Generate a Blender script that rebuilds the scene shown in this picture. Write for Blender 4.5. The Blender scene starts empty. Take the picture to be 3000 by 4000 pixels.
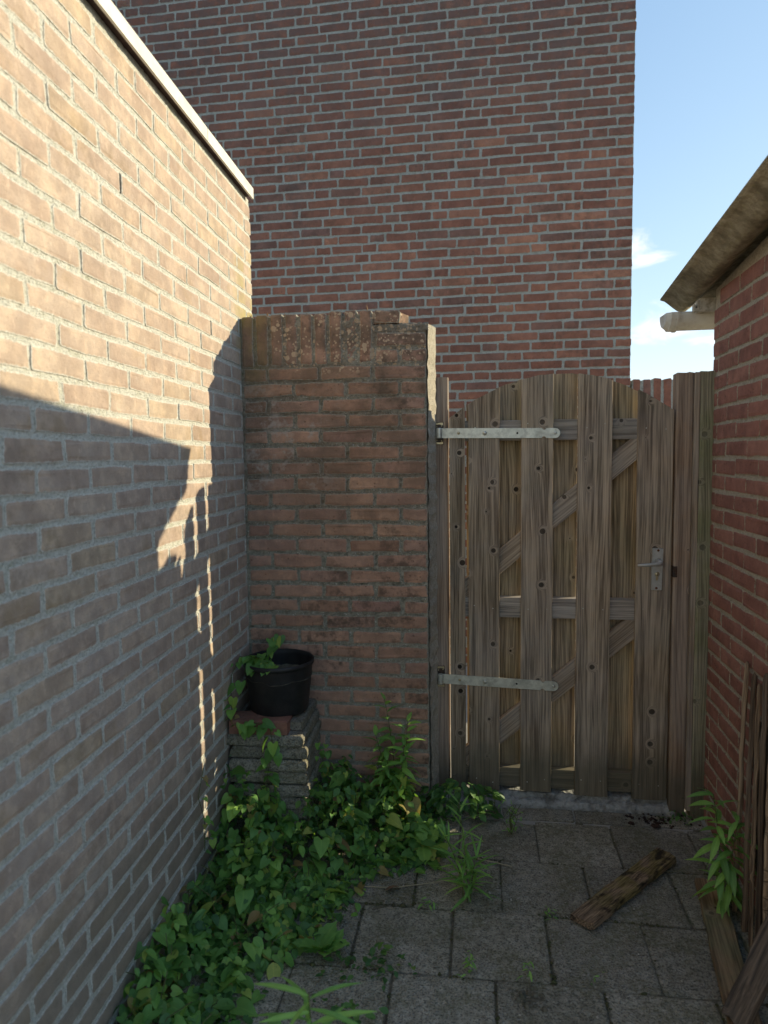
import bpy, math, random
import numpy as np
from mathutils import Vector, Matrix

R = math.radians
rng = np.random.default_rng(7)
random.seed(7)
scene = bpy.context.scene
col = scene.collection

# ------------------------------------------------------------------ camera
CAMZ = 1.50
F_PX, YAW, PIT, ROL = 2682.5, 0.104, 0.0804, -0.0131          # photograph pixels (3000 wide), radians
_fw = np.array([-math.sin(YAW) * math.cos(PIT), math.cos(YAW) * math.cos(PIT), -math.sin(PIT)])
_rt = np.array([math.cos(YAW), math.sin(YAW), 0.0])
_up = np.cross(_rt, _fw)
_r2 = math.cos(ROL) * _rt + math.sin(ROL) * _up
_u2 = -math.sin(ROL) * _rt + math.cos(ROL) * _up
cd = bpy.data.cameras.new('camera')
cam = bpy.data.objects.new('camera', cd)
col.objects.link(cam)
cd.sensor_fit = 'HORIZONTAL'
cd.sensor_width = 36.0
cd.lens = 36.0 * F_PX / 3000.0
cd.clip_start = 0.05
cd.clip_end = 2000.0
cd.dof.use_dof = True
cd.dof.focus_distance = 3.2
cd.dof.aperture_fstop = 4.5
cam.matrix_world = Matrix(((_r2[0], _u2[0], -_fw[0], 0), (_r2[1], _u2[1], -_fw[1], 0),
                           (_r2[2], _u2[2], -_fw[2], CAMZ), (0, 0, 0, 1)))
scene.camera = cam


def project(P):
    P = np.asarray(P, float) - np.array([0, 0, CAMZ])
    d = P @ _fw
    return np.stack([1500 + F_PX * (P @ _r2) / d, 2000 - F_PX * (P @ _u2) / d, d], -1)


# ------------------------------------------------------------------ light
SUN_EL = R(17.5)
SUN_AZ = math.atan2(1.0, 0.474)          # from +Y towards +X
sun_dir = Vector((math.sin(SUN_AZ) * math.cos(SUN_EL), math.cos(SUN_AZ) * math.cos(SUN_EL), math.sin(SUN_EL)))
sl = bpy.data.lights.new('sun', 'SUN')
sl.energy = 2.0
sl.angle = R(0.5)
sl.color = (0.93, 0.82, 0.565)
sun = bpy.data.objects.new('sun', sl)
col.objects.link(sun)
sun.rotation_euler = (-sun_dir).to_track_quat('-Z', 'Y').to_euler()
sun.location = (6, 5, 6)

scene.view_settings.view_transform = 'Standard'
scene.view_settings.look = 'None'
scene.view_settings.exposure = 1.80
scene.view_settings.gamma = 1.0
scene.view_settings.use_curve_mapping = False


# ------------------------------------------------------------------ node helper
class NT:
    def __init__(s, tree):
        s.t = tree
        s.n = tree.nodes
        s.l = tree.links
        s.n.clear()

    def put(s, sock, v):
        if v is None:
            return
        if isinstance(v, bpy.types.NodeSocket):
            s.l.new(v, sock)
        elif isinstance(v, (tuple, list)):
            dv = sock.default_value
            sock.default_value = tuple(v) + (1.0,) * (len(dv) - len(v))
        else:
            try:
                sock.default_value = v
            except TypeError:
                sock.default_value = (v, v, v, 1.0)[:len(sock.default_value)]

    def node(s, typ, props=None, **ins):
        n = s.n.new(typ)
        for k, v in (props or {}).items():
            setattr(n, k, v)
        for k, v in ins.items():
            s.put(n.inputs[k.replace('_', ' ')] if k.replace('_', ' ') in n.inputs else n.inputs[k], v)
        return n

    def m(s, op, a, b=0.0, c=None, clamp=False):
        n = s.n.new('ShaderNodeMath')
        n.operation = op
        n.use_clamp = clamp
        s.put(n.inputs[0], a)
        s.put(n.inputs[1], b)
        if c is not None:
            s.put(n.inputs[2], c)
        return n.outputs[0]

    def mr(s, v, a, b, c=0.0, d=1.0, smooth=True):
        n = s.n.new('ShaderNodeMapRange')
        n.interpolation_type = 'SMOOTHSTEP' if smooth else 'LINEAR'
        for i, x in enumerate((v, a, b, c, d)):
            s.put(n.inputs[i], x)
        return n.outputs[0]

    def mix(s, f, a, b, mode='MIX'):
        n = s.n.new('ShaderNodeMix')
        n.data_type = 'RGBA'
        n.blend_type = mode
        n.clamp_factor = True
        s.put(n.inputs[0], f)
        s.put(n.inputs[6], a)
        s.put(n.inputs[7], b)
        return n.outputs[2]

    def noise(s, vec, scale, detail=3.0, rough=0.55, dist=0.0, out=0):
        n = s.n.new('ShaderNodeTexNoise')
        s.put(n.inputs['Vector'], vec)
        s.put(n.inputs['Scale'], scale)
        s.put(n.inputs['Detail'], detail)
        s.put(n.inputs['Roughness'], rough)
        s.put(n.inputs['Distortion'], dist)
        return n.outputs[out]

    def voro(s, vec, scale, feat='F1', dim='3D'):
        n = s.n.new('ShaderNodeTexVoronoi')
        n.feature = feat
        n.voronoi_dimensions = dim
        s.put(n.inputs['Vector'], vec)
        s.put(n.inputs['Scale'], scale)
        return n

    def ramp(s, f, stops, interp='LINEAR'):
        n = s.n.new('ShaderNodeValToRGB')
        n.color_ramp.interpolation = interp
        e = n.color_ramp.elements
        while len(e) < len(stops):
            e.new(0.5)
        for el, (p, c) in zip(e, stops):
            el.position = p
            el.color = tuple(c) + (1.0,)
        s.put(n.inputs[0], f)
        return n.outputs[0]

    def vec(s, x, y, z):
        n = s.n.new('ShaderNodeCombineXYZ')
        for i, v in enumerate((x, y, z)):
            s.put(n.inputs[i], v)
        return n.outputs[0]

    def sep(s, v):
        n = s.n.new('ShaderNodeSeparateXYZ')
        s.put(n.inputs[0], v)
        return n.outputs

    def vm(s, op, a, b):
        n = s.n.new('ShaderNodeVectorMath')
        n.operation = op
        s.put(n.inputs[0], a)
        s.put(n.inputs[1], b)
        return n.outputs[0]

    def pos(s):
        return s.n.new('ShaderNodeNewGeometry').outputs['Position']

    def obj(s):
        return s.n.new('ShaderNodeTexCoord').outputs['Object']

    def rand(s):
        return s.n.new('ShaderNodeObjectInfo').outputs['Random']

    def attr(s, name):
        n = s.n.new('ShaderNodeAttribute')
        n.attribute_name = name
        return n.outputs['Fac']

    def bump(s, h, strength=0.5, dist=0.01, normal=None):
        n = s.n.new('ShaderNodeBump')
        s.put(n.inputs['Strength'], strength)
        s.put(n.inputs['Distance'], dist)
        s.put(n.inputs['Height'], h)
        if normal is not None:
            s.put(n.inputs['Normal'], normal)
        return n.outputs[0]

    def out(s, colr, rough=0.85, normal=None, metal=0.0, spec=0.3, transl=0.0, tcol=None):
        p = s.n.new('ShaderNodeBsdfPrincipled')
        s.put(p.inputs['Base Color'], colr)
        s.put(p.inputs['Roughness'], rough)
        s.put(p.inputs['Metallic'], metal)
        s.put(p.inputs['Specular IOR Level'], spec)
        if normal is not None:
            s.put(p.inputs['Normal'], normal)
        sh = p.outputs[0]
        if transl:
            t = s.n.new('ShaderNodeBsdfTranslucent')
            s.put(t.inputs['Color'], tcol if tcol is not None else colr)
            mx = s.n.new('ShaderNodeMixShader')
            s.put(mx.inputs[0], transl)
            s.l.new(sh, mx.inputs[1])
            s.l.new(t.outputs[0], mx.inputs[2])
            sh = mx.outputs[0]
        o = s.n.new('ShaderNodeOutputMaterial')
        s.l.new(sh, o.inputs['Surface'])


def new_mat(name):
    m = bpy.data.materials.new(name)
    m.use_nodes = True
    return m, NT(m.node_tree)


# ------------------------------------------------------------------ world: physical sky with a few low clouds
world = bpy.data.worlds.new('World')
scene.world = world
world.use_nodes = True
w = NT(world.node_tree)
sky = w.n.new('ShaderNodeTexSky')
sky.sky_type = 'NISHITA'
sky.sun_disc = False
sky.sun_elevation = SUN_EL
sky.sun_rotation = SUN_AZ
sky.altitude = 0
sky.air_density = 0.8
sky.dust_density = 0.15
sky.ozone_density = 2.6
wdir = w.n.new('ShaderNodeTexCoord').outputs['Generated']
wx, wy, wz = w.sep(wdir)
flat = w.vec(wx, wy, w.m('MULTIPLY', wz, 2.2))
cn = w.noise(flat, 16.0, 7.0, 0.62, 0.6)
wisp = w.m('MULTIPLY', w.m('SUBTRACT', cn, 0.5), 2.0)
CLOUDS = [((0.2677, 0.9499, 0.1614), (14.0, 30)), ((0.2329, 0.9354, 0.2662), (34.0, 36)), ((0.2451, 0.937, 0.2488), (30, 75)), ((0.3085, 0.9401, 0.1449), (24, 75)), ((0.9383, 0.3256, 0.1166), (10.6, 24.2)), ((0.9452, 0.2828, 0.1632), (8.4, 18.2)), ((-0.9825, -0.1647, 0.0872), (7.7, 23.2)), ((0.142, -0.9696, 0.1995), (10.2, 29.4)), ((0.7604, -0.6132, 0.214), (9.9, 20.1)), ((0.6917, 0.6616, 0.2894), (7.1, 20.4)), ((-0.7888, 0.5816, 0.1991), (8.3, 26.8)), ((0.7947, 0.5626, 0.2277), (7.6, 17.3)), ((-0.8216, -0.4968, 0.2798), (6.5, 24.8)), ((0.7112, -0.6623, 0.2358), (10.1, 19.1)), ((-0.9268, 0.3072, 0.2161), (9.8, 27.5)), ((0.1507, -0.9591, 0.2397), (11.1, 17.4))]          # direction of each small cloud, and how narrow / how flat it is
cl = 0.0
for (cdx, cdy, cdz), (kh, kv) in CLOUDS:
    dv = w.vm('SUBTRACT', wdir, (cdx, cdy, cdz))
    dx, dy, dz = w.sep(dv)
    hd = w.m('MULTIPLY', w.m('ADD', w.m('MULTIPLY', dx, dx), w.m('MULTIPLY', dy, dy)), kh * kh)
    vd = w.m('MULTIPLY', w.m('MULTIPLY', dz, dz), kv * kv)
    body = w.m('SUBTRACT', 1.0, w.m('SQRT', w.m('ADD', hd, vd)))
    cl = w.m('MAXIMUM', cl, w.mr(w.m('ADD', body, w.m('MULTIPLY', wisp, 1.5)), 0.10, 1.15))
soft = w.vm('DIVIDE', sky.outputs[0], w.vm('ADD', w.vm('MULTIPLY', sky.outputs[0], (0.28, 0.28, 0.28)), (1.0, 1.0, 1.0)))
skyc = w.mix(w.m('MULTIPLY', cl, 0.85), soft, (2.45, 2.4, 2.3))
bg = w.node('ShaderNodeBackground', Color=skyc, Strength=0.15)
wo = w.n.new('ShaderNodeOutputWorld')
w.l.new(bg.outputs[0], wo.inputs[0])


# ------------------------------------------------------------------ materials
def brick_mat(name, stops, mortar, smear=0.5, grime=(0.05, 0.045, 0.035), grime_amt=0.3, bloom=0.15,
              bloomcol=(0.42, 0.36, 0.33), extra=None, rough_bump=0.55):
    m, t = new_mat(name)
    p = t.pos()
    r = t.m('FRACT', t.m('ADD', t.rand(), t.attr('rnd')))
    base = t.ramp(r, stops)
    n1 = t.noise(p, 30, 4, 0.6)
    n2 = t.noise(p, 9, 3, 0.55)
    n3 = t.noise(p, 260, 2, 0.6)
    n4 = t.noise(p, 1.7, 4, 0.6)
    c = t.mix(t.mr(n1, 0.38, 0.68, 0.0, 0.65), base, t.mix(1.0, base, (1.35, 1.3, 1.22), 'MULTIPLY'))
    c = t.mix(t.mr(n2, 0.62, 0.35, 0.0, 0.5), c, t.mix(1.0, base, (0.66, 0.62, 0.62), 'MULTIPLY'))
    c = t.mix(t.mr(n3, 0.60, 0.72, 0.0, 0.5), c, t.mix(1.0, base, (0.45, 0.42, 0.40), 'MULTIPLY'))
    pv_ = t.voro(p, 70)
    pit = t.m('MULTIPLY', t.mr(t.m('ADD', pv_.outputs['Distance'], t.m('MULTIPLY', t.m('SUBTRACT', n3, 0.5), 0.35)), 0.30, 0.14), t.m('GREATER_THAN', t.sep(pv_.outputs['Color'])[0], 0.84))
    c = t.mix(t.m('MULTIPLY', pit, 0.6), c, t.mix(1.0, base, (0.35, 0.32, 0.30), 'MULTIPLY'))
    sc_ = t.mr(t.noise(t.vm('MULTIPLY', p, (1.0, 1.0, 0.45)), 55, 4, 0.7), 0.58, 0.70)
    c = t.mix(t.m('MULTIPLY', sc_, 0.45), c, t.mix(1.0, base, (1.45, 1.42, 1.38), 'MULTIPLY'))
    # salt bloom and grime patches of their own shape
    b1 = t.m('MULTIPLY', t.mr(t.noise(p, 14, 5, 0.65), 0.55, 0.78), t.mr(t.noise(p, 2.3, 2), 0.42, 0.62))
    c = t.mix(t.m('MULTIPLY', b1, bloom), c, bloomcol)
    g = t.m('MULTIPLY', t.mr(t.noise(p, 22, 5, 0.7), 0.42, 0.66), t.mr(n4, 0.40, 0.62))
    c = t.mix(t.m('MULTIPLY', g, grime_amt), c, grime)
    if extra:
        c = extra(t, p, c)
    e = t.m('ADD', t.attr('edge'), t.m('MULTIPLY', t.m('SUBTRACT', t.noise(p, 75, 4, 0.75), 0.5), 1.7))
    mo = t.mr(e, 1.12 - smear, 1.27 - smear)
    mc = t.mix(t.mr(t.noise(p, 150, 2), 0.4, 0.7), mortar, t.mix(1.0, mortar, (0.6, 0.58, 0.55), 'MULTIPLY'))
    c = t.mix(mo, c, mc)
    h = t.m('SUBTRACT', t.m('ADD', t.m('MULTIPLY', t.noise(p, 70, 5, 0.7), 1.0), t.m('MULTIPLY', n3, 0.35)), t.m('MULTIPLY', pit, 0.8))
    t.out(c, 0.92, t.bump(h, rough_bump, 0.006), spec=0.15)
    return m


def mortar_mat(name, c1, c2, dark=(0.07, 0.065, 0.05), dark_amt=0.35, peb=0.6, extra=None):
    m, t = new_mat(name)
    p = t.pos()
    n = t.noise(p, 60, 5, 0.7)
    c = t.mix(t.mr(n, 0.3, 0.7), c1, c2)
    c = t.mix(t.m('MULTIPLY', t.mr(t.noise(p, 170, 2, 0.6), 0.52, 0.66), 0.55), c, t.mix(1.0, c2, (0.45, 0.45, 0.43), 'MULTIPLY'))
    v = t.voro(p, 140)
    pb = t.m('MULTIPLY', t.mr(v.outputs['Distance'], 0.30, 0.18), t.mr(t.noise(p, 45, 1), 0.50, 0.58))
    c = t.mix(t.m('MULTIPLY', pb, peb), c, (0.78, 0.76, 0.70))
    d = t.m('MULTIPLY', t.mr(t.noise(p, 26, 5, 0.7), 0.45, 0.68), t.mr(t.noise(p, 1.9, 3), 0.38, 0.62))
    c = t.mix(t.m('MULTIPLY', d, dark_amt), c, dark)
    if extra:
        c = extra(t, p, c)
    h = t.m('ADD', t.noise(p, 120, 5, 0.75), t.m('MULTIPLY', t.mr(v.outputs['Distance'], 0.5, 0.0), 0.5))
    t.out(c, 0.95, t.bump(h, 0.9, 0.008), spec=0.1)
    return m


def stub_weather(t, p, c):
    x, y, z = t.sep(p)
    # old soot and algae film in the middle and upper courses, ragged outline
    band = t.m('MULTIPLY', t.mr(z, 1.02, 1.5), t.mr(t.noise(t.vec(t.m('MULTIPLY', x, 1.0), 0.0, t.m('MULTIPLY', z, 1.6)), 4.5, 5, 0.65), 0.36, 0.60))
    c = t.mix(t.m('MULTIPLY', band, 0.62), c, (0.15, 0.108, 0.075))
    # pale bloom near the inner corner
    bl = t.m('MULTIPLY', t.mr(t.noise(p, 13, 5, 0.7), 0.50, 0.66), t.m('MULTIPLY', t.mr(x, -0.42, -0.62), t.m('MULTIPLY', t.mr(z, 1.25, 1.45), t.mr(z, 1.86, 1.72))))
    c = t.mix(t.m('MULTIPLY', bl, 0.75), c, (0.42, 0.37, 0.32))
    # lichen rosettes on the crown
    vv = t.vm('ADD', t.vec(x, 0.0, z), t.vm('MULTIPLY', t.noise(p, 90, 2, out=1), (0.006, 0.0, 0.006)))
    vo = t.voro(vv, 34.0)
    rr = t.sep(vo.outputs['Color'])[0]
    spot = t.m('MULTIPLY', t.m('LESS_THAN', vo.outputs['Distance'], t.m('MULTIPLY', rr, 0.44)), t.m('GREATER_THAN', rr, 0.35))
    vo2 = t.voro(vv, 95.0)
    r2 = t.sep(vo2.outputs['Color'])[1]
    sp2 = t.m('MULTIPLY', t.m('LESS_THAN', vo2.outputs['Distance'], t.m('MULTIPLY', r2, 0.45)), t.m('GREATER_THAN', r2, 0.6))
    where = t.m('MULTIPLY', t.mr(z, 1.78, 2.02), t.m('MULTIPLY', t.mr(x, -0.80, -0.62), t.mr(t.noise(t.vec(x, 0.0, z), 7.5, 3), 0.40, 0.56)))
    lich = t.m('MULTIPLY', t.m('MAXIMUM', spot, sp2), t.mr(where, 0.10, 0.25))
    lcol = t.mix(t.noise(p, 180, 2), (0.44, 0.31, 0.20), (0.55, 0.42, 0.29))
    c = t.mix(t.m('MULTIPLY', lich, 0.88), c, lcol)
    # green film in the inner top corner
    gr = t.m('MULTIPLY', t.m('MULTIPLY', t.mr(x, -0.72, -0.86), t.mr(z, 1.70, 2.0)), t.mr(t.noise(p, 9, 4), 0.35, 0.65))
    c = t.mix(t.m('MULTIPLY', gr, 0.75), c, (0.21, 0.19, 0.05))
    return c


def left_weather(t, p, c):
    x, y, z = t.sep(p)
    n = t.m('MULTIPLY', t.mr(t.noise(p, 5.5, 4, 0.6), 0.55, 0.72), 0.35)
    c = t.mix(n, c, (0.34, 0.235, 0.12))
    # algae at the corner with the stub wall, and green-grey damp along the base
    gr = t.m('MULTIPLY', t.m('MULTIPLY', t.mr(y, 2.60, 2.95), t.mr(z, 1.75, 2.05)), t.m('MULTIPLY', t.mr(z, 2.55, 2.15), t.mr(t.noise(p, 6, 4), 0.30, 0.6)))
    c = t.mix(t.m('MULTIPLY', gr, 0.6), c, (0.34, 0.31, 0.07))
    dm = t.m('MULTIPLY', t.mr(t.m('ADD', z, t.m('MULTIPLY', t.m('SUBTRACT', t.noise(p, 4, 4), 0.5), 0.5)), 0.62, 0.30), 0.62)
    c = t.mix(dm, c, (0.22, 0.19, 0.145))
    return c


def house_weather(t, p, c):
    x, y, z = t.sep(p)
    up = t.mr(t.m('ADD', z, t.m('MULTIPLY', t.m('SUBTRACT', t.noise(p, 1.4, 4), 0.5), 1.6)), 3.2, 4.4)
    c = t.mix(t.m('MULTIPLY', t.m('MULTIPLY', up, t.mr(t.noise(p, 18, 5, 0.7), 0.30, 0.6)), 0.6), c, (0.125, 0.098, 0.09))
    sk = t.m('MULTIPLY', t.mr(t.noise(t.vec(t.m('MULTIPLY', x, 5.0), 0.0, t.m('MULTIPLY', z, 0.45)), 1.0, 4, 0.6), 0.52, 0.68), t.mr(t.noise(p, 40, 4, 0.7), 0.35, 0.6))
    c = t.mix(t.m('MULTIPLY', sk, 0.35), c, (0.13, 0.105, 0.095))
    ye = t.m('MULTIPLY', t.mr(t.noise(p, 34, 3), 0.66, 0.72), t.mr(t.noise(p, 2.1, 2), 0.5, 0.62))
    c = t.mix(t.m('MULTIPLY', ye, 0.7), c, (0.24, 0.20, 0.09))
    return c


M = {}
M['left_brick'] = brick_mat('left_brick', [(0.0, (0.413, 0.316, 0.254)), (0.2, (0.449, 0.349, 0.280)), (0.4, (0.437, 0.343, 0.281)),
                                           (0.6, (0.475, 0.376, 0.302)), (0.8, (0.440, 0.339, 0.267)), (0.93, (0.449, 0.352, 0.260)), (1.0, (0.432, 0.343, 0.287))],
                            (0.64, 0.61, 0.55), 0.46, grime_amt=0.25, bloom=0.55, bloomcol=(0.52, 0.44, 0.37), extra=left_weather)
M['left_mortar'] = mortar_mat('left_mortar', (0.57, 0.555, 0.49), (0.68, 0.665, 0.59), dark=(0.32, 0.31, 0.18), dark_amt=0.45, peb=0.7)
M['stub_brick'] = brick_mat('stub_brick', [(0.0, (0.339, 0.201, 0.139)), (0.3, (0.405, 0.246, 0.172)), (0.6, (0.376, 0.236, 0.179)), (0.85, (0.455, 0.281, 0.190)), (1.0, (0.309, 0.182, 0.146))],
                            (0.34, 0.31, 0.25), 0.44, grime_amt=0.75, bloom=0.4, bloomcol=(0.34, 0.27, 0.22), extra=stub_weather)
M['stub_mortar'] = mortar_mat('stub_mortar', (0.26, 0.245, 0.19), (0.40, 0.375, 0.30), dark=(0.09, 0.085, 0.055), dark_amt=0.75, peb=0.9, extra=stub_weather)
M['sunlit_end_mortar'] = mortar_mat('sunlit_end_mortar', (0.42, 0.37, 0.28), (0.58, 0.52, 0.42), dark=(0.20, 0.12, 0.07), dark_amt=0.5, peb=0.5)  # stub mortar made paler, the glare of the sun put into its colour
M['house_brick'] = brick_mat('house_brick', [(0.0, (0.232, 0.107, 0.078)), (0.25, (0.286, 0.127, 0.087)), (0.5, (0.254, 0.123, 0.090)), (0.72, (0.339, 0.150, 0.098)), (0.84, (0.209, 0.117, 0.094)),
                                             (0.93, (0.395, 0.183, 0.117)), (1.0, (0.235, 0.128, 0.104))],
                             (0.42, 0.41, 0.36), 0.28, grime_amt=0.4, bloom=0.35, bloomcol=(0.30, 0.24, 0.23), extra=house_weather)
M['house_mortar'] = mortar_mat('house_mortar', (0.40, 0.39, 0.345), (0.49, 0.48, 0.43), dark=(0.18, 0.18, 0.13), dark_amt=0.5, peb=0.4)
M['shed_brick'] = brick_mat('shed_brick', [(0.0, (0.275, 0.130, 0.102)), (0.3, (0.329, 0.158, 0.123)), (0.6, (0.290, 0.142, 0.114)), (1.0, (0.356, 0.179, 0.138))],
                            (0.52, 0.44, 0.33), 0.26, grime_amt=0.3, bloom=0.12, bloomcol=(0.34, 0.2, 0.14))
M['shed_mortar'] = mortar_mat('shed_mortar', (0.46, 0.40, 0.30), (0.56, 0.50, 0.40), dark=(0.2, 0.16, 0.11), dark_amt=0.35, peb=0.5)


def wood_mat(name, light, dark, grey, knots=1.0, grain=1.0, green=0.0, damp=None, scale=1.0, greycol=(0.40, 0.365, 0.325)):
    """weathered softwood, grain along the object's local Z"""
    m, t = new_mat(name)
    o = t.vm('ADD', t.obj(), t.vm('MULTIPLY', t.vec(t.rand(), t.rand(), t.rand()), (7.3, 3.1, 11.7)))
    p = t.pos()
    x, y, z = t.sep(o)
    # knots: one cell every ~14 cm, few of them large enough to show
    kv = t.voro(t.vec(x, z, 0.0), 8.5 * scale, dim='2D')
    kd = t.m('DIVIDE', kv.outputs['Distance'], 8.5 * scale)
    kr = t.sep(kv.outputs['Color'])[0]
    krad = t.mr(kr, 0.55, 1.0, 0.0, 0.0120, False)
    knot = t.m('MULTIPLY', t.mr(t.m('SUBTRACT', kd, krad), 0.0012, -0.0012), t.m('GREATER_THAN', krad, 0.0012))
    halo = t.m('MULTIPLY', t.mr(t.m('SUBTRACT', kd, t.m('MULTIPLY', krad, 1.0)), 0.020, 0.0), t.m('GREATER_THAN', krad, 0.0012))
    # growth rings pushed round the knots
    push = t.m('MULTIPLY', t.m('POWER', halo, 2.0), t.m('MULTIPLY', krad, 3.5))
    gx = t.m('ADD', x, push)
    low = t.noise(t.vec(t.m('MULTIPLY', gx, 8.0), t.m('MULTIPLY', y, 8.0), t.m('MULTIPLY', z, 0.55)), 1.0, 3, 0.5)
    rings = t.m('SINE', t.m('MULTIPLY', t.m('ADD', gx, t.m('MULTIPLY', low, 0.16)), 560.0))
    fib = t.noise(t.vec(t.m('MULTIPLY', gx, 420.0), t.m('MULTIPLY', y, 420.0), t.m('MULTIPLY', z, 9.0)), 1.0, 3, 0.6)
    fib2 = t.noise(t.vec(t.m('MULTIPLY', gx, 60.0), t.m('MULTIPLY', y, 60.0), t.m('MULTIPLY', z, 2.2)), 1.0, 4, 0.6)
    f = t.m('ADD', t.m('MULTIPLY', rings, 0.055 * grain), t.m('ADD', t.m('MULTIPLY', fib, 0.35), t.m('MULTIPLY', fib2, 0.85)))
    c = t.mix(t.mr(f, 0.40, 0.80), dark, light)
    c = t.mix(1.0, c, t.mix(t.rand(), (0.78, 0.76, 0.74), (1.18, 1.16, 1.12)), 'MULTIPLY')
    gm = t.m('MULTIPLY', t.mr(t.noise(o, 3.2, 4, 0.6), 0.35, 0.65), grey)
    c = t.mix(gm, c, t.mix(t.mr(f, 0.3, 0.8), t.mix(1.0, greycol, (0.5, 0.5, 0.5), 'MULTIPLY'), greycol))
    if green:
        c = t.mix(t.m('MULTIPLY', t.mr(t.noise(p, 5, 4, 0.6), 0.38, 0.66), green), c, t.mix(t.mr(f, 0.3, 0.8), (0.10, 0.105, 0.055), (0.23, 0.235, 0.12)))
    c = t.mix(t.m('MULTIPLY', halo, 0.35 * knots), c, t.mix(0.5, light, (0.33, 0.29, 0.25)))
    c = t.mix(t.m('MULTIPLY', t.m('MULTIPLY', knot, t.mr(t.sep(kv.outputs['Color'])[1], 0.0, 1.0, 0.70, 1.0, False)), knots), c, (0.022, 0.016, 0.011))
    if damp is not None:
        px, py, pz = t.sep(p)
        dz = t.m('ADD', pz, t.m('MULTIPLY', t.m('SUBTRACT', t.noise(p, 9, 4, 0.6), 0.5), 0.16))
        c = t.mix(t.m('MULTIPLY', t.mr(dz, damp + 0.10, damp - 0.10), 0.72), c, (0.105, 0.098, 0.068))
    hh = t.m('ADD', t.m('MULTIPLY', f, 1.0), t.m('MULTIPLY', knot, -0.8))
    t.out(c, 0.85, t.bump(hh, 0.55, 0.004), spec=0.2)
    return m


M['gate_wood'] = wood_mat('gate_wood', (0.48, 0.375, 0.27), (0.115, 0.082, 0.056), 0.34, damp=0.26, green=0.15)
M['gate_back_wood'] = wood_mat('gate_back_wood', (0.47, 0.37, 0.235), (0.13, 0.095, 0.06), 0.26, damp=0.24, green=0.25)
M['bounce_wood'] = wood_mat('bounce_wood', (0.82, 0.63, 0.34), (0.60, 0.44, 0.22), 0.0, knots=0.5)
M['rail_wood'] = wood_mat('rail_wood', (0.42, 0.37, 0.32), (0.17, 0.145, 0.125), 0.7, green=0.15)
M['brace_wood'] = wood_mat('brace_wood', (0.50, 0.40, 0.29), (0.22, 0.165, 0.115), 0.45)
M['post_wood'] = wood_mat('post_wood', (0.44, 0.32, 0.225), (0.19, 0.128, 0.09), 0.4, damp=0.20)
M['green_post_wood'] = wood_mat('green_post_wood', (0.36, 0.33, 0.22), (0.14, 0.13, 0.085), 0.2, green=0.75, damp=0.25, grain=1.5, knots=0.6)
M['slat_wood'] = wood_mat('slat_wood', (0.21, 0.15, 0.10), (0.04, 0.030, 0.023), 0.15, knots=0.4, grain=0.8)
M['raw_slat_wood'] = wood_mat('raw_slat_wood', (0.50, 0.37, 0.245), (0.11, 0.076, 0.050), 0.1, knots=0.3, grain=0.8)
M['gap_shade_wood'] = wood_mat('gap_shade_wood', (0.06, 0.045, 0.035), (0.018, 0.014, 0.011), 0.1, knots=0.2)
M['mossy_wood'] = wood_mat('mossy_wood', (0.50, 0.34, 0.20), (0.15, 0.095, 0.055), 0.05, green=0.6, knots=0.7, grain=0.7)


def rotten_mat():
    m, t = new_mat('rotten_wood')
    o = t.obj()
    p = t.pos()
    x, y, z = t.sep(o)
    f = t.noise(t.vec(t.m('MULTIPLY', x, 170.0), t.m('MULTIPLY', y, 170.0), t.m('MULTIPLY', z, 11.0)), 1.0, 5, 0.65)
    c = t.mix(t.mr(f, 0.3, 0.72), (0.06, 0.04, 0.026), (0.50, 0.34, 0.21))
    g = t.m('MULTIPLY', t.mr(z, 0.02, 0.18), t.mr(t.noise(p, 16, 3), 0.35, 0.55))
    c = t.mix(t.m('MULTIPLY', g, 0.7), c, t.mix(t.mr(f, 0.3, 0.7), (0.14, 0.10, 0.036), (0.36, 0.29, 0.09)))
    b = t.mr(t.noise(t.vec(t.m('MULTIPLY', x, 14.0), t.m('MULTIPLY', y, 14.0), t.m('MULTIPLY', z, 7.0)), 1.0, 4, 0.6), 0.50, 0.60)
    c = t.mix(t.m('MULTIPLY', b, 0.9), c, (0.03, 0.022, 0.017))
    t.out(c, 0.9, t.bump(f, 1.0, 0.012), spec=0.15)
    return m


M['rotten_wood'] = rotten_mat()


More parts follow.
